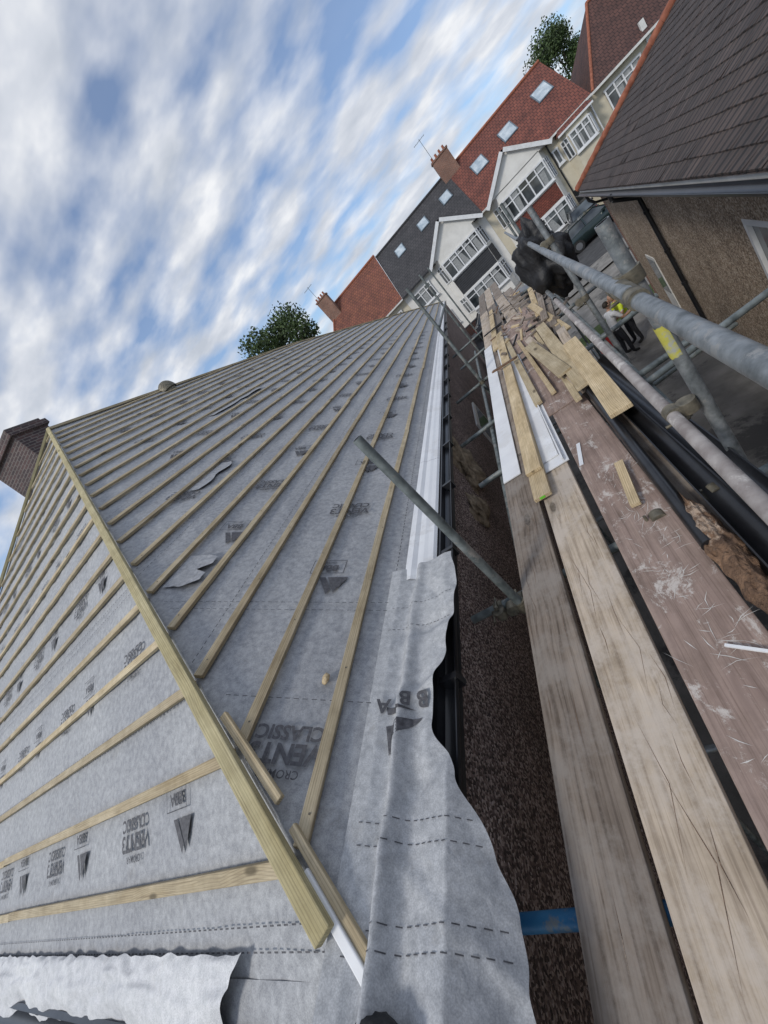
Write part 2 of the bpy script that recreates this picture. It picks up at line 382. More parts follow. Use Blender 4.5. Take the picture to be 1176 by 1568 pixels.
fM=(V((-.8013,0,.5985)),V((0,-1,0)),nM); fH=(V((-1,0,0)),V((0,-.8013,-.5985)),nH)
def stamp(P,fr,x,y,kind,sc=1):
    r,u,n=fr; o=P(x,y,.003); MX=lambda a,b:mat4(o+r*a*sc+u*b*sc,r,u,n)
    if kind=='name':
        textobj("CROMAR",.05*sc,MX(0,.105)); textobj("VENT3",.125*sc,MX(0,-.005),.030); textobj("CLASSIC",.095*sc,MX(0,-.09),.030)
    else:
        q=lambda pts,:mb.face([o+r*a*sc+u*b*sc for a,b in pts],'print')
        textobj("BBA",.075*sc,MX(.02,-.11),.035); textobj("CERTIFIED",.02*sc,MX(.02,-.145),.01)
        for pts in ([(-.09,-.035),(.13,-.035),(.13,-.040),(-.09,-.040)],[(-.09,-.155),(.13,-.155),(.13,-.160),(-.09,-.160)],[(-.09,-.04),(-.085,-.04),(-.085,-.155),(-.09,-.155)],[(.125,-.04),(.13,-.04),(.13,-.155),(.125,-.155)]): q(pts)
        q([(-.13,0),(.0,0),(-.065,.13)][::1]); q([(.014,0),(.055,0),(-.025,.145),(-.045,.105)])
stamp(RM,fM,-1.49,.73,'name',.86)
rows=[(-1.60,2.0),(-2.34,2.9),(-3.08,3.6),(-3.82,4.8),(-4.6,5.5),(-5.4,6.2)]
for k,(xx,y0) in enumerate(rows):
    yy=y0-(1.1 if k==0 else .6); j=k
    while yy<15:
        if yy>ystart(xx)+.25 and not (k==0 and yy<1.5): stamp(RM,fM,xx+random.uniform(-.03,.03),yy,'bba' if j%2 else 'name',1.05 if j%2 else .9)
        yy+=.85; j+=1
for k,yy in enumerate((.55,1.28,2.02,2.75,3.5,4.2)):
    xx=EX-(yy-EY)-(.66 if k==0 else .5); j=k
    while xx>-10.5+yy*.5:
        stamp(RH,fH,xx,yy+.02,'bba' if j%2==0 else 'name',.90 if j%2==0 else .80); xx-=.50 if j%2==0 else .80; j+=1
mb.done("underlay_print",house)

mb=MB()
def lap(P,x0,x1,y0,y1,h,seed,mat='mem'):
    def f(u,v):
        w=.35+.65*abs(nz(v*2.0,seed,3))*2
        x=lerp(x0,lerp(x0,x1,min(1,.25+w)),u); y=lerp(y0,y1,v)+.012*nz(u*3,seed)
        return P(x,y,.003+h*(u**2)*w)
    mb.grid(f,14,40,mat)
lap(RM,-2.49,-2.28,1.66,2.0,.035,2); lap(RM,-3.08,-2.92,3.1,3.8,.028,4); lap(RM,-4.26,-4.12,6,8,.03,12)
mb.done("loose_underlay_laps",house)

# eave flap of underlay over the gutter
XE=[(-.35,-.70),(.16,-.745),(.31,-.754),(.425,-.79),(.62,-.86),(.80,-.95),(.90,-.95),(1.11,-.885),(1.57,-.825),(1.80,-.85)]
def flap(y,s):
    x0=-1.24; xe=interp(XE,y)+.008*nz(y*9,3); x=x0+(xe-x0)*s
    if x<EX: z=EZ+T*(EX-x)
    else:
        z=EZ-(x-EX)*.03
        drop=interp([(.5,1.05),(.8,.3),(1.8,.2)],y)
        if x>-.885: z-=(x+.885)*drop
    z+=.022*min(1,max(0,(x-x0)/.06))
    z+=interp([(0,.085),(.7,.07),(1.2,.045),(1.8,.03)],y)*math.exp(-((x+1.075+.025*nz(y*2,8))/.035)**2)
    z+=.020*abs(nz(x*5+y*2,y*3,2))*min(1,s*1.5)+.007*nz(x*14,y*9,7)*s
    z+=-.026*math.exp(-((y-1.30-.2*(x+1))/.04)**2)*s+.026*math.exp(-((y-.95-.5*(x+1))/.035)**2)*s-.024*math.exp(-((y-.60-.9*(x+1))/.045)**2)*s+.014*math.exp(-((y-.36+.7*(x+1))/.03)**2)*s
    z=max(z,-1.118+.004*nz(y*8,x*8)) if -1.0<x<-.885 else z
    return V((x,y,z))
mb=MB(); mb.grid(lambda u,v:flap(lerp(-.35,1.80,u),v),260,80,'memf')
for (yy,sk_) in ((.50,.0),(.44,.0),(.25,.03),(.20,.03),(1.32,.0),(1.47,.0)):
    s=.10
    while s<.97:
        a=[flap(yy+sk_*s,s),flap(yy+sk_*s,s+.03),flap(yy+sk_*s+.003,s+.03),flap(yy+sk_*s+.003,s)]
        mb.face([p+V((0,0,.003)) for p in a],'print'); s+=.055
stampP=lambda x,y,o=0:flap(y,(x+1.24)/(interp(XE,y)+1.24))+V((0,0,.004+o))
def q3(pts): mb.face([stampP(a,b) for a,b in pts],'print')
def tri(pts,n=8):
    A,B,C=[V((p[0],p[1],0)) for p in pts]
    for i in range(n):
        for j in range(n-i):
            P=lambda i,j:A+(B-A)*(i/n)+(C-A)*(j/n)
            q3([P(i,j).xy,P(i+1,j).xy,P(i,j+1).xy])
            if i+j<n-1: q3([P(i+1,j).xy,P(i+1,j+1).xy,P(i,j+1).xy])
tri([(-.99,.83),(-1.15,.82),(-1.13,.71)]); tri([(-1.155,.90),(-1.02,.865),(-1.145,.865)])
mb.done("eave_underlay_flap",house)
for k,(ch,xx) in enumerate((("B",-.985),("B",-1.045),("A",-1.165))):
    p=stampP(xx,.93,.012); tx=(stampP(xx-.02,.93)-stampP(xx+.02,.93)).normalized(); ty=(stampP(xx,.91)-stampP(xx,.95)).normalized(); n_=tx.cross(ty).normalized(); ty=n_.cross(tx)
    textobj(ch,.088,mat4(p,tx,ty,n_),.03)

# eaves tray, fascia, gutter, wall
mb=MB()
prof=[(-1.165,.055),(-1.125,.045),(-1.10,.022),(-1.060,.012),(-1.035,.0),(-1.0,-.012),(-.985,-.03)]
yy=[1.70,3.4,3.404,6.4,6.404,10,16,31.5]
for a,b in zip(yy,yy[1:]):
    if b-a<.01: continue
    vs=[];
    for y in (a,b):
        for (x,z) in prof: vs.append(V((x,y,EZ+z+.012+.004*nz(y,x))))
    n=len(prof); mb.shared(vs,[(k,k+1,n+k+1,n+k) for k in range(n-1)],'white',None,False)
mb.done("eaves_tray",house)
def gutter(mb,p0,p1,r,out,mat='black',wall=True,seg=12,t=.004):
    p0=V(p0);p1=V(p1);o=V(out);d=p1-p0
    for rr in (r,r-t):
        vs=[]
        for b in (p0,p1):
            for k in range(seg+1):
                a=math.pi*k/seg; vs.append(b+o*(-math.cos(a))*rr+V((0,0,-math.sin(a)*rr)))
        n=seg+1; mb.shared(vs,[(k,k+1,n+k+1,n+k) for k in range(seg)],mat,None,True)
    for sg in (-1,1):
        e=[p0+o*sg*r,p1+o*sg*r,p1+o*sg*(r-t*1.5),p0+o*sg*(r-t*1.5)]; mb.face([q+V((0,0,.002)) for q in e],mat)
mb=MB()
gutter(mb,(-.932,-.12,-1.140),(-.932,32,-1.140),.055,(1,0,0))
gutter(mb,(-.87,-.03,-1.145),(-13,-.03,-1.145),.055,(0,-1,0))
for y in [1.0,1.9,2.8,3.7,4.6,5.6,6.6,7.8,9,10.5,12,14,16]:
    mb.box(-.985,-.872,y,y+.03,-1.203,-1.133,'black')
mb.box(-.990,-.965,.06,32,-1.30,-1.128,'black'); mb.box(-13,-.992,.02,.045,-1.30,-1.128,'black')
mb.done("gutter",house,0)
mb=MB()
mb.box(-12.8,-1.03,.16,31.8,GZ,-1.12,'peb1')
mb.box(-1.029,-.99,6.6,8.0,-3.1,-2.1,'whitegrime'); mb.box(-1.028,-.985,6.68,7.92,-3.02,-2.18,'glass')
mb.box(-1.029,-.98,6.5,8.1,-3.16,-3.1,'whitegrime')
w=mb.done("walls",house)
mb=MB()
def blob(c,r,seed,mat,n=18,amp=.45,sq=(1,1,1)):
    def f(u,v):
        th=math.pi*u; ph=2*math.pi*v; d=V((math.sin(th)*math.cos(ph),math.sin(th)*math.sin(ph),math.cos(th)))
        rr=1+amp*noise.noise(d*1.6+V((seed,0,0)))+amp*.5*noise.noise(d*4+V((seed,3,0)))
        return V(c)+V((d.x*sq[0],d.y*sq[1],d.z*sq[2]))*r*rr
    mb.grid(f,n,n*2,mat)
blob((-1.03,4.1,-1.62),.24,3,'stone',24,.6,(.45,1.5,1.2)); blob((-1.03,3.3,-1.75),.17,9,'stone',20,.6,(.4,1.4,1.1))
mb.done("mortar_patch",house)
mb=MB()
def hflap(u,v):
    x=lerp(-1.70-.16*v+.05*nz(v*4,7),-9.5,u); a=v
    ed=.20+.09*nz(x*1.6,9)
    y=EY+.070-ed*a+.03*nz(x*3,4)*a+.012*nz(x*11,a*3); z=EZ+T*max(0,y-EY)+.03+.045*math.sin(min(1,a*1.1)*math.pi)*(1+.9*nz(x*2.5,1))-.09*a*a+.04*nz(x*4,a*3,2)*a+.014*nz(x*13,a*6,5)
    return V((x,y,z))
mb.grid(hflap,300,24,'mem2')
mb.done("eave_underlay_roll",house)
mb=MB()
mb.beam((-1.75,-.115,-1.16),(-9,-.135,-1.16),.05,.012,'white'); 
mb.beam((-1.9,-.19,-1.22),(-9,-.20,-1.22),.07,.02,'lead')
mb.done("eaves_trim",house)
mb=MB()
def rv(u,v):
    th=math.pi/2*u; ph=2*math.pi*v; return V((-6.62,9.0,2.98))+V((math.cos(th)*math.cos(ph),math.cos(th)*math.sin(ph),math.sin(th)*1.1))*.24
mb.grid(rv,8,20,'coupler'); mb.tube((-6.62,9,2.6),(-6.62,9,3.0),.2,'coupler'); mb.done("roof_vent_cowl",house)
mb=MB(); blob(RM(-1.42,1.03,.012),.022,5,'fresh',8,.3,(1,1.3,.6)); mb.done("timber_offcut")
mb=MB()
for k in range(40):
    x=-2.2-k*.2
    mb.beam((x,-.02,-1.9),(x,-2.5,-2.5),.17,.03,'polyroof'); 
mb.box(-11,-2,-2.4,0.1,-5.4,-2.6,'peb1')
mb.done("leanto_roof")
mb=MB(); blob((-1.045,.070,-1.04),.058,4,'blackcloth',18,.2,(1.5,.9,.9)); mb.done("black_work_glove")

# ------------------------------------------------------------ scaffold
scaf=empty("scaffolding")
BZ=-1.40
mb=MB()
def board(x0,y0,x1,y1,w,mat,z=BZ,th=.038,name=None):
    mb.beam((x0,y0,z-th),(x1,y1,z-th),w,th,mat)
board(-.620,-.35,-.425,3.05,.222,'boardA'); board(-.383,-.35,-.155,3.25,.222,'boardB')
board(-.405,3.06,-.13,7.1,.222,'boardA',BZ-.002); board(-.14,3.26,.13,7.2,.222,'boardB',BZ+.003)
board(-.13,7.11,.2,12.0,.23,'boardB'); board(.13,7.21,.46,12.1,.23,'boardA',BZ+.002); board(.40,7.0,.75,12.3,.23,'boardB')
board(.2,12.05,.6,17,.23,'boardA'); board(.46,12.15,.86,17,.23,'boardB'); board(.75,12.35,1.12,17,.23,'boardA')
board(.66,7.3,1.0,12.3,.23,'boardA',BZ-.004)
board(.12,3.4,.42,7.0,.222,'boardB',BZ-.003); board(.36,3.5,.68,7.2,.222,'boardA',BZ)
board(-.11,-.35,.15,3.3,.27,'ply',BZ+.0); board(.205,-.35,.40,3.4,.222,'boardA',BZ-.03)
for (x,y,w_) in ((-.426,3.03,.226),(-.158,3.23,.226)):
    mb.box(x-w_/2,x+w_/2,y-.025,y+.0,BZ-.040,BZ+.0015,'coupler')
mb.done("scaffold_boards",scaf,.004)
mb=MB()
mb.beam((.02,3.3,BZ+.002),(.24,5.6,BZ+.002),.42,.012,'ply'); mb.beam((.30,5.7,BZ+.006),(.50,8.2,BZ+.006),.5,.012,'ply')
mb.done("plywood_sheet",None,.002)
mb=MB()
def scratch(cx,cy,a,L,w,z=BZ+.0015,mt='scratch'):
    p=V((cx,cy,z)); d=V((math.cos(a),math.sin(a),0)); s=V((-d.y,d.x,0))*w/2; c=random.uniform(-.12,.12)*L
    q=p+d*L*.5+V((-d.y,d.x,0))*c; e=p+d*L
    mb.face([p,q-s,q+s],mt); mb.face([q-s,e,q+s],mt)
for (cy,n) in ((.95,22),(1.30,26),(1.62,22),(2.05,14),(.6,12)):
    for k in range(n):
        y=cy+random.gauss(0,.09); x=-.11+.0765*(y+.35)+random.gauss(0,.055)
        if abs(x-(-.11+.0765*(y+.35)))<.11: scratch(x,y,random.gauss(.5,.9),random.uniform(.02,.11),random.uniform(.0012,.003))
for k in range(34):
    b_=random.random()<.5
    y=random.uniform(.0,2.6); xc=(-.620+.0574*(y+.35)) if b_ else (-.383+.067*(y+.35)); x=xc+random.uniform(-.09,.09)
    scratch(x,y,math.pi/2-.06+random.gauss(0,.012),random.uniform(.08,.5),random.uniform(.0010,.0022),BZ+.0012,'bark')
mb.done("scratch_marks",scaf)
R=.0242
mb=MB()
def rail(x0,sl,z,y0,y1,mat,dz=0): mb.tube((x0+sl*y0,y0,z),(x0+sl*y1,y1,z+dz),R,mat,20,open_end=True)
rail(.197,.13,-.455,-.4,1.52,'tube'); rail(.20,.125,-.44,1.46,7.6,'tube',.05); rail(.22,.12,-.40,7.5,12,'tube',.1)
rail(.165,.112,-1.0,-.4,4.9,'tubepink'); rail(.165,.112,-.98,4.9,13,'tube')
mb.tube((.197+.13*1.40,1.40,-.452),(.197+.13*1.60,1.60,-.445),.031,'coupler',18)
SX,SY=.468,1.66
for (x,y,top,m_) in ((SX,SY,-.24,'tube'),(.80,4.1,-.1,'tube'),(1.18,7.4,.15,'tubeold'),(1.6,10.6,.2,'tubeold')):
    mb.tube((x,y,GZ),(x,y,top),R,m_,20,open_end=True)
for (x,y,top) in ((-.665,1.55,-.20),(-.475,6.1,.27),(-.40,10.2,.45),(-.25,14.5,.6)):
    mb.tube((x,y,GZ),(x,y,top),R,'tubeold',20,open_end=True)
for (y,xa,xb,m_) in ((.36,-.97,.30,'tubeblue'),(1.62,-.99,.85,'tubeold'),(3.1,-.8,1.0,'tubeold'),(4.3,-.97,1.3,'tubeold'),(6.15,-.97,1.5,'tubeold'),(8.2,-.8,1.7,'tubeold'),(10.2,-.97,2.0,'tubeold')):
    mb.tube((xa,y,BZ-.066),(xb,y+.02,BZ-.066),R,m_,18,open_end=True)
mb.tube((-.70,-.4,BZ-.12),(-.42,9,BZ-.12),R,'tubeold'); mb.tube((.22,-.4,BZ-.12),(1.20,8,BZ-.12),R,'tubeold')
mb.tube((.22,-.4,-3.3),(1.5,10,-3.3),R,'tubeold'); mb.tube((-.70,-.4,-3.3),(-.42,9,-3.3),R,'tubeold')
for y in (1.6,4.3,7.5): mb.tube((-.8,y,-3.35),(1.2,y,-3.35),R,'tube')
for (y,z) in ((2.9,-1.46),(4.6,-2.4)): mb.tube((.35,y,z),(1.9,y+.25,z-.03),R,'tubeold',16,open_end=True)
mb.tube((-.46,6.15,-.42),(-.36,10.2,-.42),R,'tubeold')
mb.done("tubes",scaf)
mb=MB()
def coupler(p,ax1,ax2,s=1):
    p=V(p);a=V(ax1).normalized();b=V(ax2).normalized();c=a.cross(b).normalized()
    mb.tube(p-a*.026*s,p+a*.026*s,.034*s,'coupler',14); q=p+c*.052*s
    mb.tube(q-b*.026*s,q+b*.026*s,.034*s,'coupler',14)
    mb.beam(p+c*.0-a*.02,p+c*.055-a*.02,.05,.04,'coupler',a)
    e=p+b*.045; mb.tube(e-c*.03,e+c*.06,.007,'coupler',8); mb.tube(e+c*.04,e+c*.055,.014,'coupler',6)
    e=q-a*.045; mb.tube(e-c*.05,e+c*.045,.007,'coupler',8); mb.tube(e-c*.04,e-c*.028,.014,'coupler',6)
coupler((SX,SY,-.45),(0,0,1),(.13,1,0)); coupler((SX-.06,SY-.02,-1.0),(0,0,1),(.11,1,0)); coupler((.80,4.1,-.41),(0,0,1),(.13,1,0)); coupler((.79,4.1,-.99),(0,0,1),(.13,1,0))
coupler((-.665,1.55,-1.45),(0,0,1),(0,1,0)); coupler((-.665,1.60,-1.462),(1,0,0),(0,0,1)); coupler((-.475,6.1,-1.45),(0,0,1),(1,0,0)); coupler((1.18,7.4,-.42),(0,0,1),(.13,1,0))
coupler((-.80,1.62,-1.466),(1,0,0),(0,0,1)); coupler((.33,1.6,-1.466),(1,0,0),(0,1,0)); coupler((.10,1.62,-1.466),(1,0,0),(0,1,0)); coupler((.02,.36,-1.466),(1,0,0),(0,1,0))
mb.done("couplers",scaf)
mb=MB()
def lab(u,v):
    a=math.radians(150+130*v); z=lerp(-.80,-.66,u); r_=R+.0022; return V((SX+math.cos(a)*r_,SY+math.sin(a)*r_,z+.008*nz(v*4,u*3)))
mb.grid(lab,8,16,'yellow'); mb.done("inspection_label",scaf)

# ------------------------------------------------------------ loose materials
mb=MB()
def flat(x0,y0,x1,y1,w,h,mat,z): mb.beam((x0,y0,z),(x1,y1,z),w,h,mat)
flat(-.475,2.72,-.15,7.6,.15,.010,'white',BZ+.006)
flat(-.20,2.50,.12,7.4,.26,.010,'white',BZ+.006); flat(-.22,2.62,.10,7.3,.22,.009,'white',BZ+.018)
flat(-.10,2.50,.20,7.4,.010,.028,'white',BZ+.016)
mb.done("plastic_fascia_boards",None,.001)
mb=MB()
flat(-.315,2.20,.08,7.2,.115,.028,'fresh',BZ+.030); flat(-.295,2.50,.13,7.6,.115,.026,'fresh',BZ+.060)
flat(-.05,6.8,.35,11,.10,.03,'fresh',BZ+.03); flat(-.02,3.6,.15,6.9,.07,.03,'batten',BZ+.03)
mb.done("timber_stack",None,.003)
mb=MB(); mb.beam((-.335,2.199,BZ+.038),(-.30,2.199,BZ+.038),.004,.016,'green'); mb.done("green_mark")
mb=MB()
for k in range(11):
    x=.34+random.uniform(-.08,.12); y=2.6+random.uniform(0,1.2) if k<6 else 4.0+random.uniform(0,2.5)
    if k>=6: x+=.22
    a=random.uniform(-.05,.16); L=random.uniform(1.2,2.6)
    mb.beam((x,y,BZ+.02+.022*k%.13),(x+a*L+.04*L,y+L,BZ+.03+.02*k%.14+.01),random.choice((.05,.09,.12)),.025,random.choice(('fresh','batten','boardB','boardA')))
mb.beam((.315,2.40,BZ+.13),(.52,4.2,BZ+.13),.13,.03,'fresh')
mb.beam((.22,3.1,BZ+.05),(.50,6.4,BZ+.05),.05,.028,'batten'); mb.beam((.13,3.6,BZ+.03),(.25,6.2,BZ+.03),.045,.028,'fresh')
mb.done("timber_offcut_pile",None,.003)
mb=MB()
for k in range(64):
    x=.1+random.random()*.9; y=5.2+random.random()*5; x+= (y-5)*.09-.2
    a=random.uniform(0,3.1); L=random.uniform(.06,.42)
    z=BZ+.01+random.random()*.10
    mb.beam((x,y,z),(x+math.cos(a)*L,y+math.sin(a)*L,z+random.uniform(-.01,.06)),random.uniform(.02,.06),.02,random.choice(('fresh','boardB','boardA','boardA','bark','blackcloth','ply')))
mb.done("offcut_debris")
mb=MB()
gutter(mb,(.235,.35,BZ+.062),(.44,3.3,BZ+.062),.054,(1,-.07,0))
gutter(mb,(.320,.30,BZ+.125),(.51,3.5,BZ+.125),.054,(1,-.07,0))
mb.tube((.165,1.30,BZ+.035),(.335,3.3,BZ+.035),.030,'black'); mb.tube((.155,.3,BZ+.0),(.20,1.28,BZ+.0),.030,'black')
mb.done("gutter_lengths")
mb=MB()
def deb(u,v):
    y=lerp(.92,1.62,u); w=.052*(math.sin(min(1,u*1.0+.04)*math.pi)**.5)+.02*nz(u*9,2)
    x=.098+.075*y-.0+(v-.5)*2*w
    return V((x,y,BZ+.030+.045*math.sin(v*math.pi)+.025*nz(u*7,v*4,3)+.014*nz(u*24,v*9)))
mb.grid(deb,70,24,'bark'); mb.beam((.06,1.72,BZ+.02),(.13,2.10,BZ+.03),.045,.02,'fresh')
mb.done("delaminated_plywood")
mb=MB(); mb.beam((.0,.93,BZ+.01),(.16,.80,BZ+.03),.010,.006,'white'); mb.beam((-.03,2.35,BZ+.003),(.03,2.62,BZ+.003),.025,.004,'white')
mb.done("plastic_offcut")
mb=MB(); blob((.965,5.7,-.70),.33,7,'blackcloth',30,.5,(.72,.9,1.25)); blob((.93,5.7,-.42),.12,3,'blackcloth',14,.4,(.9,1,1)); mb.done("black_rubble_sack")

# ------------------------------------------------------------ pebbledash house on the right
rh=empty("pebbledash_house")
e=V((-.1905,-.9817,0)); nn=V((.9817,-.1905,0)); Ec=V((4.4,16,-1.1)); tr=.60
mb=MB(); ex=.17
for j in range(38):
    s0=j*ex*.857; s1=s0+ex*.857+.02
    def P(s,a,dz): 
        q=Ec+nn*s+e*a; return V((q.x,q.y,Ec.z+tr*s+dz))
    A=24
    a=s0; w0=.165; rr=random.Random(j)
    off=(j%2)*.0825
    k0=int((s0-off)/w0)+1
    ks=[s0]+[off+w0*k for k in range(k0,int(A/w0))]
    for a0,a1 in zip(ks,ks[1:]):
        if a1-a0<.02: continue
        d=.020+rr.uniform(-.004,.005) + (.010 if rr.random()<.04 else 0); tilt=rr.uniform(-.002,.002)
        b0=max(a0,min(s1,a1-.004)) if a0<s1 else a0; g=.003
        mb.shared([P(s0,a0+g,d-.018),P(s0,a1-g,d-.018+tilt),P(s0,a1-g,d+tilt),P(s0,a0+g,d),P(s1,a1-g,.003),P(s1,b0+g,.003)],[(0,1,2,3),(3,2,4,5)],'tile_dark',[(a0+.05,j*.17+.03),(a1-.05,j*.17+.03),(a1-.05,j*.17+.05),(a0+.05,j*.17+.05),(a1-.05,j*.17+.12),(a0+.05,j*.17+.12)],False)
W=5.5
apex=Ec+nn*W+e*W; apex.z=Ec.z+tr*W; oc=Ec+nn*2*W
mb.face([Ec,V((apex.x,apex.y,apex.z)),oc],'tile_dark')
q=Ec+V((0,0,-.012)); n2=V((apex.x,apex.y,apex.z-.012)); far_=Ec+e*24; up_=far_+nn*W
mb.face([q,n2,V((up_.x,up_.y,apex.z-.012)),V((far_.x,far_.y,Ec.z-.012))],'tile_dark')
mb.done("roof",rh)
mb=MB()
hd=(V((apex.x,apex.y,apex.z))-Ec); HL=hd.length; hd/=HL
a=0.05
while a<HL-.5:
    p=Ec+hd*a+V((0,0,.03)); q=Ec+hd*(a+.40)+V((0,0,.045)); mb.tube(q,p,.085,'terra',14,.11); a+=.37
mb.done("hip_ridge_tiles",rh)
mb=MB()
Wc=Ec+nn*.35+e*.35
def wq(a0,a1,z0,z1,mat,off=0):
    A_=Wc+e*a0-nn*off; B_=Wc+e*a1-nn*off
    mb.face([(A_.x,A_.y,z0),(B_.x,B_.y,z0),(B_.x,B_.y,z1),(A_.x,A_.y,z1)],mat,[(a0,z0),(a1,z0),(a1,z1),(a0,z1)])
def wbox(a0,a1,z0,z1,o0,o1,mat):
    A_=Wc+e*a0; B_=Wc+e*a1; m_=(o0+o1)/2
    mb.beam(V((A_.x,A_.y,z0))-nn*m_,V((B_.x,B_.y,z0))-nn*m_,abs(o1-o0),z1-z0,mat)
wq(.35,9.7,GZ-.1,-1.12,'peb2'); wq(9.7,11.0,GZ-.1,-2.95,'peb2'); wq(9.7,11.0,-1.95,-1.12,'peb2'); wq(11.0,24,GZ-.1,-1.12,'peb2')
wbox(0,.35,GZ-.1,-1.12,-.11,.004,'brick')
f0=Wc; f1=Wc+nn*9; mb.face([(f0.x,f0.y,GZ-.1),(f1.x,f1.y,GZ-.1),(f1.x,f1.y,-1.12),(f0.x,f0.y,-1.12)],'brick')
wbox(-.3,24,-1.26,-1.12,.30,.33,'whitegrime'); wbox(-.3,24,-1.20,-1.18,0,.30,'black')
mb.done("walls",rh)
mb=MB()
g0=Ec-nn*.06+V((0,0,-.06)); gutter(mb,g0,g0+e*24,.06,(-nn.x,-nn.y,0))
dp=Wc+e*5.45
P3=lambda o,z:V((dp.x,dp.y,z))-nn*o
mb.sweep([P3(.42,-1.2),P3(.42,-1.32),P3(.06,-1.62),P3(.06,GZ)],.040,'black',14)
for z in (-1.9,-2.8,-3.6): mb.tube(P3(.06,z),P3(.06,z-.06),.052,'black')
mb.tube(g0+e*2.0-nn*.0+V((0,0,-.05)),g0+e*2.0+V((0,0,-.22)),.034,'black')
mb.sweep([g0+e*2.0+V((0,0,-.2)),g0+e*2.0+nn*.1+V((0,0,-.35)),g0+e*2.0+nn*.36+V((0,0,-.5))],.034,'black')
mb.done("gutter_and_downpipe",rh)
mb=MB()
wbox(9.7,11.0,-2.95,-2.88,-.06,.01,'white'); wbox(9.7,11.0,-2.02,-1.95,-.06,.01,'white'); 
for a in (9.7,10.3,10.93): wbox(a,a+.07,-2.88,-2.02,-.06,.012,'white')
wbox(9.6,11.1,-3.0,-2.95,-.05,.06,'whitegrime')
wq(9.72,10.98,-2.9,-2.0,'glass',-.03)
mb.done("window",rh)
mb=MB()
wbox(2.2,3.1,GZ,-3.4,-.02,.02,'whitegrime'); wbox(2.28,3.02,GZ+.9,-3.5,.0,.03,'glass'); mb.done("side_door",rh)

# ------------------------------------------------------------ terraced houses
FY=38.0; HZ=-4.55; EV=1.35; RY=42.4; RZ=5.72
def window(mb,x0,x1,z0,z1,y,cols=3,top=.3,frame='white',arch=False):
    mb.box(x0,x1,y-.05,y+.02,z0,z1,'glass')
    t=.085
    mb.box(x0-.03,x1+.03,y-.12,y-.052,z0-.03,z0+t,frame); mb.box(x0-.03,x1+.03,y-.12,y-.052,z1-t,z1+.03,frame)
    for k in range(cols+1):
        xc=lerp(x0+t/2,x1-t/2,k/cols); mb.box(xc-t/2,xc+t/2,y-.118,y-.053,z0+t,z1-t,frame)
    if top:
        zc=z1-(z1-z0)*top; mb.box(x0+.02,x1-.02,y-.114,y-.055,zc-.035,zc+.035,frame)
    mb.box(x0-.08,x1+.08,y-.18,y-.0525,z0-.10,z0-.031,frame)
    for k in range(cols):
        if random.random()<.55:
            xa=lerp(x0,x1,k/cols)+.08; xb=lerp(x0,x1,(k+1)/cols)-.08
            mb.face([(xa,y-.0535,z0+.09),(lerp(xa,xb,random.uniform(.3,1)),y-.0535,z0+.09),(lerp(xa,xb,random.uniform(.3,1)),y-.0535,z1-.09),(xa,y-.0535,z1-.09)],'curtain')
def roofpanel(mb,x0,x1,mat,ez=EV,rz=RZ,ey=FY-.35,ry=RY,x0t=None,x1t=None,step=.30):
    x0t=x0 if x0t is None else x0t; x1t=x1 if x1t is None else x1t
    L=math.hypot(ry-ey,rz-ez)
    mb.face([(x0,ey,ez),(x1,ey,ez),(x1t,ry,rz),(x0t,ry,rz)],mat,[(x0,0),(x1,0),(x1t,L),(x0t,L)])
def skylight(mb,xc,f,w=.8,h=1.0,ey=FY-.35,ry=RY,ez=EV,rz=RZ):
    d=V((0,ry-ey,rz-ez)).normalized(); n=V((0,-d.z,d.y)); p=V((xc,lerp(ey,ry,f),lerp(ez,rz,f)))
    mb.beam(p-d*h/2,p+d*h/2,w,.08,'lead',n); mb.beam(p-d*(h/2-.08)+n*.02,p+d*(h/2-.08)+n*.02,w-.16,.07,'skyglass',n)
m,nt,b=newmat("rooflight_glass"); b.inputs["Roughness"].default_value=.1; M['skyglass']=m
nt.links.new(ramp(nt,noisetex(nt,coords(nt),2,2),[(.3,(.30,.37,.43)),(.7,(.55,.61,.65))]),b.inputs["Base Color"])
def gable(mb,x0,x1,y,zE,zA,mat,barge='white',roofmat='tile_red',depth=3.0,back=None):
    xc=(x0+x1)/2
    mb.face([(x0+.1,y,zE),(x1-.1,y,zE),(xc,y,zA-.1)],mat)
    for a,bx in ((x0-.15,1),(x1+.15,-1)):
        A=V((a,y-.25,zE-.12)); B=V((xc,y-.25,zA))
        mb.face([A,B,B+V((0,depth,0)),A+V((0,depth*.35,0))],roofmat)
        mb.beam(A+V((0,-.02,-.20)),B+V((0,-.02,-.20)),.05,.26,barge,(0,0,1))
def bay(mb,x0,x1,y,depth,z0,z1,mat,splay=.5):
    mb.face([(x0,y,z0),(x0+splay,y-depth,z0),(x0+splay,y-depth,z1),(x0,y,z1)],mat)
    mb.face([(x0+splay,y-depth,z0),(x1-splay,y-depth,z0),(x1-splay,y-depth,z1),(x0+splay,y-depth,z1)],mat,[(x0,z0),(x1,z0),(x1,z1),(x0,z1)])
    mb.face([(x1-splay,y-depth,z0),(x1,y,z0),(x1,y,z1),(x1-splay,y-depth,z1)],mat)
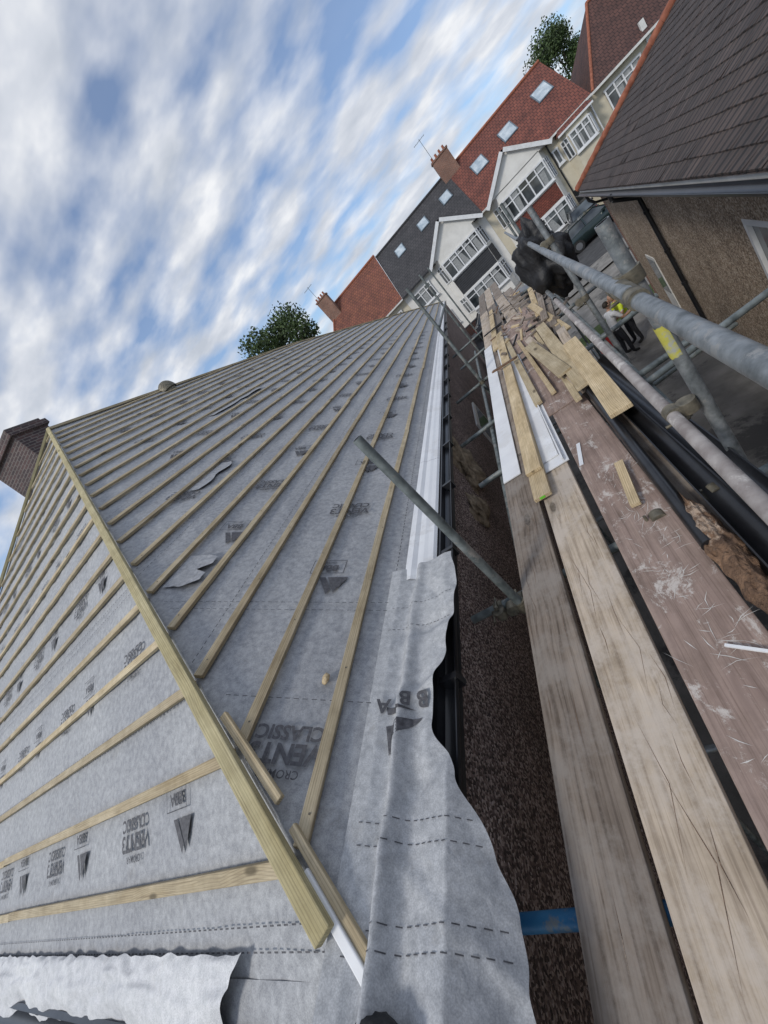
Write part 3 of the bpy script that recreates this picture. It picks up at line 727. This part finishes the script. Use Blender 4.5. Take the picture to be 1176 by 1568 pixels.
def baywin(mb,x0,x1,y,depth,z0,z1,splay=.5,cols=4,top=.3):
    window(mb,x0+splay+.05,x1-splay-.05,z0,z1,y-depth,cols,top)
    for (xa,ya,xb,yb) in ((x0,y,x0+splay,y-depth),(x1-splay,y-depth,x1,y)):
        A=V((xa,ya,0));B=V((xb,yb,0));d=(B-A);L=d.length;d/=L;nr=V((d.y,-d.x,0))
        if nr.y>0: nr=-nr
        a=A+d*.08;b_=B-d*.04
        mb.face([V((a.x,a.y,z0))+nr*.02,V((b_.x,b_.y,z0))+nr*.02,V((b_.x,b_.y,z1))+nr*.02,V((a.x,a.y,z1))+nr*.02],'glass')
        for z in (z0,z1-.07,lerp(z0,z1,1-top)): mb.beam(V((a.x,a.y,z))+nr*.04,V((b_.x,b_.y,z))+nr*.04,.05,.07,'white')
        for q in (a,(a+b_)/2,b_): mb.tube(V((q.x,q.y,z0))+nr*.04,V((q.x,q.y,z1))+nr*.04,.045,'white',6)
def chimney(mb,x,y,z0,z1,w=.9,d=.6,pots=3,mat='brick'):
    mb.box(x-w/2,x+w/2,y-d/2,y+d/2,z0,z1,mat); mb.box(x-w/2-.06,x+w/2+.06,y-d/2-.06,y+d/2+.06,z1,z1+.12,mat)
    mb.box(x-w/2-.1,x+w/2+.1,y-d/2-.1,y+d/2+.1,z0+.0,z0+.1,'lead')
    for k in range(pots): 
        xx=x-w/2+w*(k+.5)/pots; mb.tube((xx,y,z1+.12),(xx,y,z1+.42),.10,'terra',12,.085)
def aerial(mb,x,y,z0,z1):
    mb.tube((x,y,z0),(x,y,z1),.02,'tubeold',6); mb.tube((x-.6,y,z1-.1),(x+.5,y,z1-.1),.015,'tubeold',6)
    for k in range(7): mb.tube((x-.55+k*.16,y-.22,z1-.1),(x-.55+k*.16,y+.22,z1-.1),.009,'tubeold',5)
h=empty("terraced_house"); mb=MB()
mb.box(4.75,13.4,FY,FY+8,HZ,EV,'render'); mb.done("walls",h)
mb=MB(); roofpanel(mb,4.75,13.5,'tile_red'); mb.face([(4.75,RY,RZ),(13.5,RY,RZ),(13.5,RY+4.7,EV),(4.75,RY+4.7,EV)],'tile_red')
mb.face([(13.4,FY,EV),(13.4,FY+8.4,EV),(13.4,RY,RZ-.05)],'render')
for xa in (6.7,9.3,12.2): skylight(mb,xa,.60,1.15,1.35)
mb.box(4.7,13.5,FY-.47,FY-.34,EV-.12,EV-.0,'whitegrime')
mb.tube((4.8,RY,RZ+.03),(13.5,RY,RZ+.03),.11,'terra',10)
mb.done("roof",h)
mb=MB()
bay(mb,5.35,9.9,FY,.95,HZ,EV,'whiterender'); gable(mb,5.2,10.05,FY-.95,EV-.05,3.2,'whiterender',roofmat='tile_red')
mb.face([(5.4,FY-.93,EV-.02),(9.9,FY-.93,EV-.02),(9.9,FY,EV-.02),(5.4,FY,EV-.02)],'whiterender')
baywin(mb,5.35,9.9,FY,.95,-.75,.75,.5,5); 
mb.face([(5.9,FY-.97,-2.05),(9.35,FY-.97,-2.05),(9.35,FY-.97,-.95),(5.9,FY-.97,-.95)],'redcladding',[(0,0),(3.5,0),(3.5,1.1),(0,1.1)])
baywin(mb,5.35,9.9,FY,.95,-3.6,-2.2,.5,4)
bay(mb,10.9,13.1,FY,.7,HZ,1.0,'render',.35); baywin(mb,10.9,13.1,FY,.7,-.7,.6,.35,3); baywin(mb,10.9,13.1,FY,.7,-3.6,-2.3,.35,3)
mb.face([(10.75,FY-.85,1.0),(13.25,FY-.85,1.0),(12.6,FY+.4,1.95),(11.4,FY+.4,1.95)],'tile_red'); mb.face([(10.75,FY-.85,1.0),(11.4,FY+.4,1.95),(10.75,FY,1.0)],'tile_red'); mb.face([(13.25,FY-.85,1.0),(13.25,FY,1.0),(12.6,FY+.4,1.95)],'tile_red')
mb.box(10.75,13.25,FY-.87,FY-.8,.88,1.0,'white')
mb.box(10.15,10.75,FY-.06,FY-.0,HZ,-2.4,'carblack'); window(mb,10.25,10.65,-.4,.6,FY,1,0)
mb.tube((10.15,FY-.1,HZ),(10.15,FY-.1,EV),.05,'black',8); mb.tube((13.3,FY-.1,HZ),(13.3,FY-.1,EV),.05,'white',8)
mb.done("bays_and_windows",h)
mb=MB(); chimney(mb,5.0,RY-.3,4.6,6.85,1.5,.75,4,'brick'); aerial(mb,4.5,RY-.3,6.8,8.9); mb.done("chimney",h)
h=empty("terraced_house"); mb=MB(); mb.box(-3.7,4.74,FY+.01,FY+8,HZ,EV,'whiterender'); mb.done("walls",h)
mb=MB(); roofpanel(mb,-3.7,4.74,'tile_grey'); mb.face([(-3.7,RY,RZ),(4.74,RY,RZ),(4.74,RY+4.7,EV),(-3.7,RY+4.7,EV)],'tile_grey')
for xa in (3.6,1.1,-1.6): skylight(mb,xa,.68,.95,1.1)
mb.box(-3.7,4.7,FY-.47,FY-.34,EV-.12,EV,'black'); mb.tube((-3.7,RY,RZ+.03),(4.7,RY,RZ+.03),.1,'tile_grey',10); mb.done("roof",h)
mb=MB()
bay(mb,-.25,4.15,FY,.95,HZ,EV,'whiterender'); gable(mb,-.4,4.3,FY-.95,EV,3.35,'whiterender',roofmat='tile_grey')
mb.face([(-.2,FY-.93,EV-.02),(4.1,FY-.93,EV-.02),(4.1,FY,EV-.02),(-.2,FY,EV-.02)],'whiterender')
baywin(mb,-.25,4.15,FY,.95,-.55,.85,.5,5,.25)
mb.face([(.28,FY-.97,-2.05),(3.62,FY-.97,-2.05),(3.62,FY-.97,-.75),(.28,FY-.97,-.75)],'cladding',[(0,0),(3.5,0),(3.5,1.3),(0,1.3)])
mb.face([(3.66,FY-.97,-2.05),(4.17,FY-.02,-2.05),(4.17,FY-.02,-.75),(3.66,FY-.97,-.75)],'cladding')
baywin(mb,-.25,4.15,FY,.95,-3.6,-2.2,.5,4); window(mb,-3.0,-1.2,-.5,.8,FY,3); window(mb,-3.0,-1.2,-3.5,-2.2,FY,3)
mb.done("bays_and_windows",h)
h=empty("terraced_house"); mb=MB(); mb.box(-12.2,-3.71,FY+.02,FY+8,HZ,EV,'render'); mb.done("walls",h)
mb=MB(); roofpanel(mb,-12.6,-3.71,'tile_red2',x0t=-9.6,rz=RZ+.25); mb.face([(-12.6,FY-.35,EV),(-9.6,RY,RZ+.25),(-12.6,RY+4.7,EV)],'tile_red2')
mb.tube((-9.6,RY,RZ+.28),(-3.7,RY,RZ+.28),.11,'terra',10); mb.tube((-9.6,RY,RZ+.28),(-12.6,FY-.35,EV),.11,'terra',10); mb.box(-12.6,-3.7,FY-.47,FY-.34,EV-.12,EV,'whitegrime'); mb.done("roof",h)
mb=MB(); window(mb,-6.6,-4.4,-.5,.8,FY,3); window(mb,-10.6,-8.2,-.5,.8,FY,3); mb.done("windows",h)
mb=MB(); chimney(mb,-9.9,RY-.8,4.6,7.0,1.3,.75,4,'brick'); aerial(mb,-10.2,RY-.8,7.0,8.7); mb.done("chimney",h)
h=empty("terraced_house"); mb=MB(); mb.box(13.42,30,FY+.5,FY+8,HZ,EV,'render'); mb.done("walls",h)
mb=MB(); roofpanel(mb,13.8,31,'tile_brown',x0t=17.2,ey=FY+.1); mb.face([(13.8,FY+.1,EV),(17.2,RY,RZ),(13.8,RY+4.7,EV)],'tile_brown'); mb.box(13.5,30,FY+.0,FY+.12,EV-.14,EV,'whitegrime')
mb.tube((17.2,RY,RZ),(31,RY,RZ),.12,'terra',10); mb.tube((13.8,FY+.1,EV+.03),(17.2,RY,RZ+.03),.1,'terra',10)
for xa in (19.5,22): skylight(mb,xa,.7,1.2,1.0,ey=FY+.1)
mb.done("roof",h)
mb=MB()
for xa in (14.4,18.0,21.6,25.2):
    window(mb,xa,xa+2.4,-.5,.85,FY+.5,4); window(mb,xa,xa+2.4,-3.6,-2.2,FY+.5,4)
for xa in (17.3,24.6): mb.box(xa,xa+.3,FY+.35,FY+.499,HZ,EV+.8,'whitegrime')
mb.done("windows",h)
mb=MB(); chimney(mb,19.0,RY-1.0,4.4,6.3,1.0,.7,3,'render'); mb.done("chimney",h)
h=empty("brick_house"); mb=MB(); mb.box(24,46,58,66,-4,4,'brick'); mb.face([(23.5,57.6,4),(46,57.6,4),(46,62,9.3),(26,62,9.3)],'tile_brown'); mb.face([(23.5,57.6,4),(26,62,9.3),(23.5,66,4)],'tile_brown')
for xa in (26,30,34,38): window(mb,xa,xa+2,1.8,3.2,58,3)
mb.done("walls_and_roof",h)

h=empty("neighbouring_house")
mb=MB()
mb.box(-22,-14.3,2,12,GZ,-.9,'brickdark'); mb.face([(-14.0,1.6,-.9),(-14.0,12.4,-.9),(-17.5,12.4,2.0),(-17.5,1.6,2.0)],'tile_brown'); mb.face([(-17.5,1.6,2.0),(-17.5,12.4,2.0),(-21,12.4,-.9),(-21,1.6,-.9)],'tile_brown')
mb.done("walls_and_roof",h)
mb=MB()
mb.box(-12.2,-10.35,8.0,9.0,-1,5.35,'brickdark'); mb.box(-12.28,-10.27,7.92,9.08,5.1,5.25,'brickdark'); mb.box(-12.24,-10.31,7.96,9.04,2.6,3.7,'lead')
mb.done("chimney_stack",h,.01)

# ------------------------------------------------------------ ground
def gz(y): return interp([(15,GZ),(30,-4.75),(36,HZ)],y)
mb=MB()
ys=[-80,-20,0,10,15,18,21,24,27,30,32,34,36,45,70,150,600]
for a,b_ in zip(ys,ys[1:]): mb.face([(-400,a,gz(a)),(400,a,gz(a)),(400,b_,gz(b_)),(-400,b_,gz(b_))],'grass')
mb.done("ground")
def strip(name,x0,x1,ylist,off,mat):
    mb=MB()
    for a,b_ in zip(ylist,ylist[1:]): mb.face([(x0,a,gz(a)+off),(x1,a,gz(a)+off),(x1,b_,gz(b_)+off),(x0,b_,gz(b_)+off)],mat)
    return mb.done(name)
strip("driveway",-1.0,9,[-10,0,10,13,15,17,19,21,23,24.5],.008,'concrete')
strip("road",-60,80,[24.5,26,28,30,31.5],.012,'asphalt')
mb=MB()
for (a,b_) in ((22.6,24.4),(31.6,33.4)):
    mb.face([(-60,a,gz(a)+.11),(80,a,gz(a)+.11),(80,b_,gz(b_)+.11),(-60,b_,gz(b_)+.11)],'concrete')
for y in (24.4,31.5): mb.box(-60,80,y,y+.12,gz(y)-.1,gz(y)+.12,'concrete')
mb.done("pavement")
strip("front_driveways",-12,30,[33.4,35,36,38.2],.02,'concrete')
mb=MB()
for (xa,xb) in ((-12,-5),(-3,2.5),(5.0,8.2),(10.8,13.5),(16,24)):
    mb.box(xa,xb,33.5,33.72,gz(33.5),gz(33.5)+.8,'brick'); mb.box(xa-.03,xb+.03,33.47,33.75,gz(33.5)+.8,gz(33.5)+.87,'concrete')
mb.done("front_garden_wall")
mb=MB()
for k in range(30):
    y=14.6+k*.25; mb.box(-.4,-.37,y,y+.235,gz(y),gz(y)+1.7,'boardA')
mb.done("garden_fence")

# ------------------------------------------------------------ car
def car(x,y,rot,mat):
    r=empty("parked_car"); mb=MB()
    st=[(-2.1,.42,.70,.70),(-2.0,.28,.82,.80),(-1.5,.22,.93,.87),(-.6,.2,.98,.89),(.6,.2,.97,.89),(1.2,.2,.92,.87),(1.8,.22,.80,.82),(2.08,.30,.66,.72),(2.14,.42,.58,.62)]
    ring=lambda s:[(s[0],-s[3]*.93,s[1]),(s[0],-s[3],(s[1]+s[2])/2),(s[0],-s[3]*.96,s[2]-.06),(s[0],-s[3]*.86,s[2]),(s[0],s[3]*.86,s[2]),(s[0],s[3]*.96,s[2]-.06),(s[0],s[3],(s[1]+s[2])/2),(s[0],s[3]*.93,s[1])]
    vs=[];[vs.extend(ring(s)) for s in st]
    fs=[]
    for i in range(len(st)-1):
        for k in range(8): fs.append((i*8+k,i*8+(k+1)%8,(i+1)*8+(k+1)%8,(i+1)*8+k))
    fs+=[tuple(range(7,-1,-1)),tuple(range((len(st)-1)*8,len(st)*8))]
    mb.shared(vs,fs,mat,None,True)
    lo=[(-1.75,-.76,.93),(1.0,-.76,.95),(1.0,.76,.95),(-1.75,.76,.93)]; hi=[(-1.25,-.60,1.43),(.25,-.60,1.46),(.25,.60,1.46),(-1.25,.60,1.43)]
    for k in range(4):
        k2=(k+1)%4; mb.face([lo[k],lo[k2],hi[k2],hi[k]],'glass')
        mb.beam(lo[k],hi[k],.07,.05,mat,(0,0,1))
    mb.face([V(p)+V((0,0,.012)) for p in hi],mat); mb.beam((-1.27,-.62,1.42),(.27,-.62,1.45),.06,.04,mat); mb.beam((-1.27,.62,1.42),(.27,.62,1.45),.06,.04,mat)
    mb.beam((-.45,-.775,.95),(-.45,-.62,1.44),.07,.03,mat,(0,-1,.2))
    for wx in (-1.3,1.35):
        for sy in (-1,1):
            mb.tube((wx,sy*.68,.32),(wx,sy*.905,.32),.33,'tyre',24); mb.tube((wx,sy*.90,.32),(wx,sy*.915,.32),.2,'carsilver',12)
    for sy in (-.6,.6): mb.box(2.0,2.13,sy-.15,sy+.15,.55,.68,'skyglass'); mb.box(-2.13,-2.02,sy-.12,sy+.12,.6,.75,'red')
    mb.box(2.12,2.17,-.26,.26,.40,.51,'white'); mb.box(.5,.7,-1.02,-.86,.95,1.07,mat); mb.box(.5,.7,.86,1.02,.95,1.07,mat)
    o=mb.done("body",r); r.location=(x,y,gz(y)+.02); r.rotation_euler=(0,0,rot)
car(8.0,30.2,math.radians(4),'cargreen'); car(9.3,35.6,math.radians(80),'carblack'); car(1.5,30.3,math.radians(2),'carsilver')

# ------------------------------------------------------------ trees
def tree(x,y,z0,h,r,seed,n=5200):
    rnd=random.Random(seed); t=empty("tree"); mb=MB()
    top=V((x,y,z0+h*.62)); mb.tube((x,y,z0),(x+.1,y,z0+h*.35),.28,'bark_t',10,.2); mb.tube((x+.1,y,z0+h*.35),top,.2,'bark_t',10,.09)
    cl=[]
    for k in range(17):
        a=rnd.uniform(0,6.28); rr=rnd.uniform(.25,.95)*r; zz=z0+h*rnd.uniform(.5,.93)
        c=V((x+math.cos(a)*rr,y+math.sin(a)*rr,zz)); cl.append((c,r*rnd.uniform(.26,.46)))
        mb.tube((x+.05,y,z0+h*rnd.uniform(.33,.6)),c,.07,'bark_t',6,.02)
    cl.append((V((x,y,z0+h*.88)),r*.45))
    for k in range(n):
        c,cr=rnd.choice(cl); d=V((rnd.gauss(0,1),rnd.gauss(0,1),rnd.gauss(0,.8))).normalized()*cr*(rnd.random()**.5)*(1.0+.3*rnd.random())
        p=c+d; s=rnd.uniform(.07,.15)
        a=V((rnd.gauss(0,1),rnd.gauss(0,1),rnd.gauss(0,1))).normalized(); b=a.cross(V((rnd.gauss(0,1),rnd.gauss(0,1),rnd.gauss(0,1)))).normalized()
        mb.face([p-a*s,p+b*s*.6,p+a*s,p-b*s*.6],'leaf')
    mb.done("trunk_and_crown",t)
tree(-11.6,30,GZ,12.6,2.7,4,16000); tree(-15.4,31,GZ,11.4,2.0,14,8000); tree(20.0,58,-4.5,14.2,3.4,5,15000); tree(-22,46,-4.5,12,4,8,6000)

# ------------------------------------------------------------ people
def person(name_,loc,rot,top,vest,lean=0,arm=(0,0)):
    r=empty("worker"); 
    pts={'pel':(0,0,.95),'wa':(0,.0,1.10),'ch':(0,.0+lean*.5,1.32),'nk':(0,lean,1.48),'hd':(0,lean+.01,1.56),
     'sl':(-.19,lean*.8,1.41),'el':(-.26,lean+.03+arm[0]*.4,1.14),'wl':(-.23,lean+.12+arm[0],.98+arm[0]*.8),
     'sr':(.19,lean*.8,1.41),'er':(.27,lean+.02+arm[1]*.4,1.14),'wr':(.24,lean+.14+arm[1],.98+arm[1]*.8),
     'hl':(-.10,0,.90),'kl':(-.12,.03,.50),'al':(-.13,-.02,.09),'tl':(-.14,.15,.04),
     'hr':(.10,0,.90),'kr':(.13,.05,.50),'ar':(.15,.04,.09),'tr':(.17,.20,.04)}
    rad={'pel':.145,'wa':.13,'ch':.155,'nk':.06,'hd':.055,'sl':.075,'el':.05,'wl':.034,'sr':.075,'er':.05,'wr':.034,'hl':.105,'kl':.07,'al':.05,'tl':.042,'hr':.105,'kr':.07,'ar':.05,'tr':.042}
    ks=list(pts); E=[('pel','wa'),('wa','ch'),('ch','nk'),('nk','hd'),('ch','sl'),('sl','el'),('el','wl'),('ch','sr'),('sr','er'),('er','wr'),('pel','hl'),('hl','kl'),('kl','al'),('al','tl'),('pel','hr'),('hr','kr'),('kr','ar'),('ar','tr')]
    me=bpy.data.meshes.new("b"); me.from_pydata([pts[k] for k in ks],[(ks.index(a),ks.index(b)) for a,b in E],[])
    o=bpy.data.objects.new("body",me); COL.objects.link(o)
    o.modifiers.new("s",'SKIN'); sv=me.skin_vertices[0].data
    for i,k in enumerate(ks): sv[i].radius=(rad[k],rad[k]*(.75 if k in('pel','wa','ch') else 1)); sv[i].use_root=(k=='pel')
    ss=o.modifiers.new("u",'SUBSURF'); ss.levels=2; ss.render_levels=2
    dg=bpy.context.evaluated_depsgraph_get(); nm=bpy.data.meshes.new_from_object(o.evaluated_get(dg)); o.modifiers.clear(); o.data=nm
    nm.materials.clear()
    for k in ('trouser',top,'reflect','skin','tyre'): nm.materials.append(M[k])
    for p in nm.polygons:
        c=p.center; p.use_smooth=True
        if c.z<.11: p.material_index=4
        elif abs(c.x)<.2 and c.z<.93 or (c.z<.93 and abs(c.x)<.22 and c.y<.1): p.material_index=0
        elif c.z>1.50: p.material_index=3
        elif abs(c.x)>.2 and c.z<1.22: p.material_index=3
        elif vest and (1.02<c.z<1.07 or 1.20<c.z<1.25): p.material_index=2
        else: p.material_index=1
    o.parent=r
    mb=MB()
    hc=V((0,lean+.03,1.66))
    def hf(u,v):
        th=math.pi*u;ph=2*math.pi*v;d=V((math.sin(th)*math.sin(ph),math.sin(th)*math.cos(ph),math.cos(th)))
        w=1-.18*max(0,-d.z); return hc+V((d.x*.077*w,d.y*.095*w,d.z*.118))
    mb.grid(hf,16,24,'skin')
    def hr_(u,v):
        th=math.pi*.56*u;ph=2*math.pi*v;d=V((math.sin(th)*math.sin(ph),math.sin(th)*math.cos(ph)-.22,math.cos(th))); return hc+V((d.x*.083,d.y*.098-.0,d.z*.124+.006))
    mb.grid(hr_,10,24,'hair')
    mb.tube(hc+V((0,.085,.01)),hc+V((0,.118,-.025)),.009,'skin',8,.016)
    for sx in (-1,1):
        mb.tube(hc+V((sx*.074,0,.015)),hc+V((sx*.09,-.012,.0)),.022,'skin',8,.026); mb.tube(hc+V((sx*.03,.088,.018)),hc+V((sx*.03,.094,.018)),.011,'hair',8)
    mb.beam(hc+V((-.025,.088,-.055)),hc+V((.025,.088,-.055)),.006,.008,'red')
    for w,e_,sx in (('wl','el',-1),('wr','er',1)):
        W=V(pts[w]); d=(W-V(pts[e_])).normalized(); s=d.cross(V((0,1,.3))).normalized(); n=s.cross(d)
        mb.beam(W-d*.02-n*.012,W+d*.085-n*.012,.078,.026,'skin',n)
        for k in range(4):
            b=W+d*.08+s*(-.03+.02*k); L=(.062,.075,.07,.055)[k]; m1=b+d*L*.5; m2=m1+(d*.8+V((0,.5,0))).normalized()*L*.5
            mb.tube(b,m1,.0095,'skin',8,.009); mb.tube(m1,m2,.009,'skin',8,.0075)
        mb.tube(W+d*.03+V((0,.03,0)),W+d*.08+V((0,.065,0)),.0115,'skin',8,.009)
    mb.done("head_and_hands",r); r.location=loc; r.rotation_euler=(0,0,rot)
person("a",(3.18,13.4,GZ+.01),math.radians(100),'hivis',True,.06,(.18,.05))
person("b",(2.72,13.0,GZ+.01),math.radians(-75),'shirt',False,.10,(.2,.22))
mb=MB(); blob((2.55,14.2,GZ+.25),.24,5,'red',14,.25,(1,1,1.2)); mb.done("red_bag")

# ------------------------------------------------------------ world, sun, camera
w=bpy.data.worlds.new("World"); S.world=w; w.use_nodes=True; nt=w.node_tree
bg=nt.nodes["Background"]; sky=N(nt,"ShaderNodeTexSky"); sky.sky_type='NISHITA'; sky.sun_disc=False
sky.sun_elevation=math.radians(42); sky.sun_rotation=math.radians(214); sky.air_density=1.0; sky.dust_density=.8; sky.ozone_density=1.3
tc=N(nt,"ShaderNodeTexCoord"); sx=N(nt,"ShaderNodeSeparateXYZ"); nt.links.new(tc.outputs["Generated"],sx.inputs[0])
def math_(op,a,b=None,clamp=False):
    m=N(nt,"ShaderNodeMath",operation=op); m.use_clamp=clamp
    for i,q in enumerate((a,b)):
        if q is None: continue
        if isinstance(q,(int,float)): m.inputs[i].default_value=q
        else: nt.links.new(q,m.inputs[i])
    return m.outputs[0]
zz=math_('ADD',math_('MAXIMUM',sx.outputs[2],0.0),.34)
cx=math_('DIVIDE',sx.outputs[0],zz); cy=math_('DIVIDE',sx.outputs[1],zz)
cb=N(nt,"ShaderNodeCombineXYZ"); nt.links.new(cx,cb.inputs[0]); nt.links.new(cy,cb.inputs[1])
mp=N(nt,"ShaderNodeMapping"); mp.inputs["Rotation"].default_value=(0,0,math.radians(-14)); mp.inputs["Scale"].default_value=(2.0,3.3,1); mp.inputs["Location"].default_value=(1.7,.9,0); nt.links.new(cb.outputs[0],mp.inputs[0])
f1=noisetex(nt,mp.outputs[0],2.2,4,.46,.0)
mp2=N(nt,"ShaderNodeMapping"); mp2.inputs["Rotation"].default_value=(0,0,math.radians(-10)); mp2.inputs["Scale"].default_value=(.9,1.1,1); mp2.inputs["Location"].default_value=(3,1,0); nt.links.new(cb.outputs[0],mp2.inputs[0])
f2=noisetex(nt,mp2.outputs[0],1.6,3,.5)
cov=math_('ADD',math_('MULTIPLY',f1,.60),math_('MULTIPLY',f2,.44))
cf=ramp(nt,cov,[(.42,(.05,.05,.05)),(.50,(.50,.50,.50)),(.59,(.97,.97,.97))])
f3=noisetex(nt,mp.outputs[0],2.6,4,.5)
cc=ramp(nt,f3,[(.32,(4.8,5.2,5.9)),(.5,(6.2,6.5,7.1)),(.66,(8.3,8.4,8.6))])
skc=mixc(nt,1.0,sky.outputs[0],(1.0,1.16,1.34),'MULTIPLY')
skc=mixc(nt,.10,skc,(6.0,6.5,7.2))
mixn=mixc(nt,cf,skc,cc)
nt.links.new(mixn,bg.inputs[0]); bg.inputs[1].default_value=.112
sd=bpy.data.lights.new("sun",'SUN'); sd.energy=1.9; sd.angle=math.radians(11); sd.color=(1,.95,.87); so=bpy.data.objects.new("sun",sd); COL.objects.link(so)
sdir=V((-.42,-.62,.70)).normalized(); so.rotation_euler=sdir.to_track_quat('Z','Y').to_euler()
cam=bpy.data.cameras.new("camera"); cam.sensor_fit='VERTICAL'; cam.sensor_height=24; cam.lens=24*575/1568; cam.clip_start=.02; cam.clip_end=2000
co=bpy.data.objects.new("camera",cam); COL.objects.link(co)
r=V((.7097,.1373,-.6910)).normalized(); bk=V((.4535,-.8396,.2991)).normalized(); u=bk.cross(r).normalized(); r=u.cross(bk)
co.matrix_world=Matrix(((r.x,u.x,bk.x,0),(r.y,u.y,bk.y,0),(r.z,u.z,bk.z,0),(0,0,0,1)))
S.camera=co
S.view_settings.view_transform='Standard'; S.view_settings.look='None'; S.view_settings.exposure=0
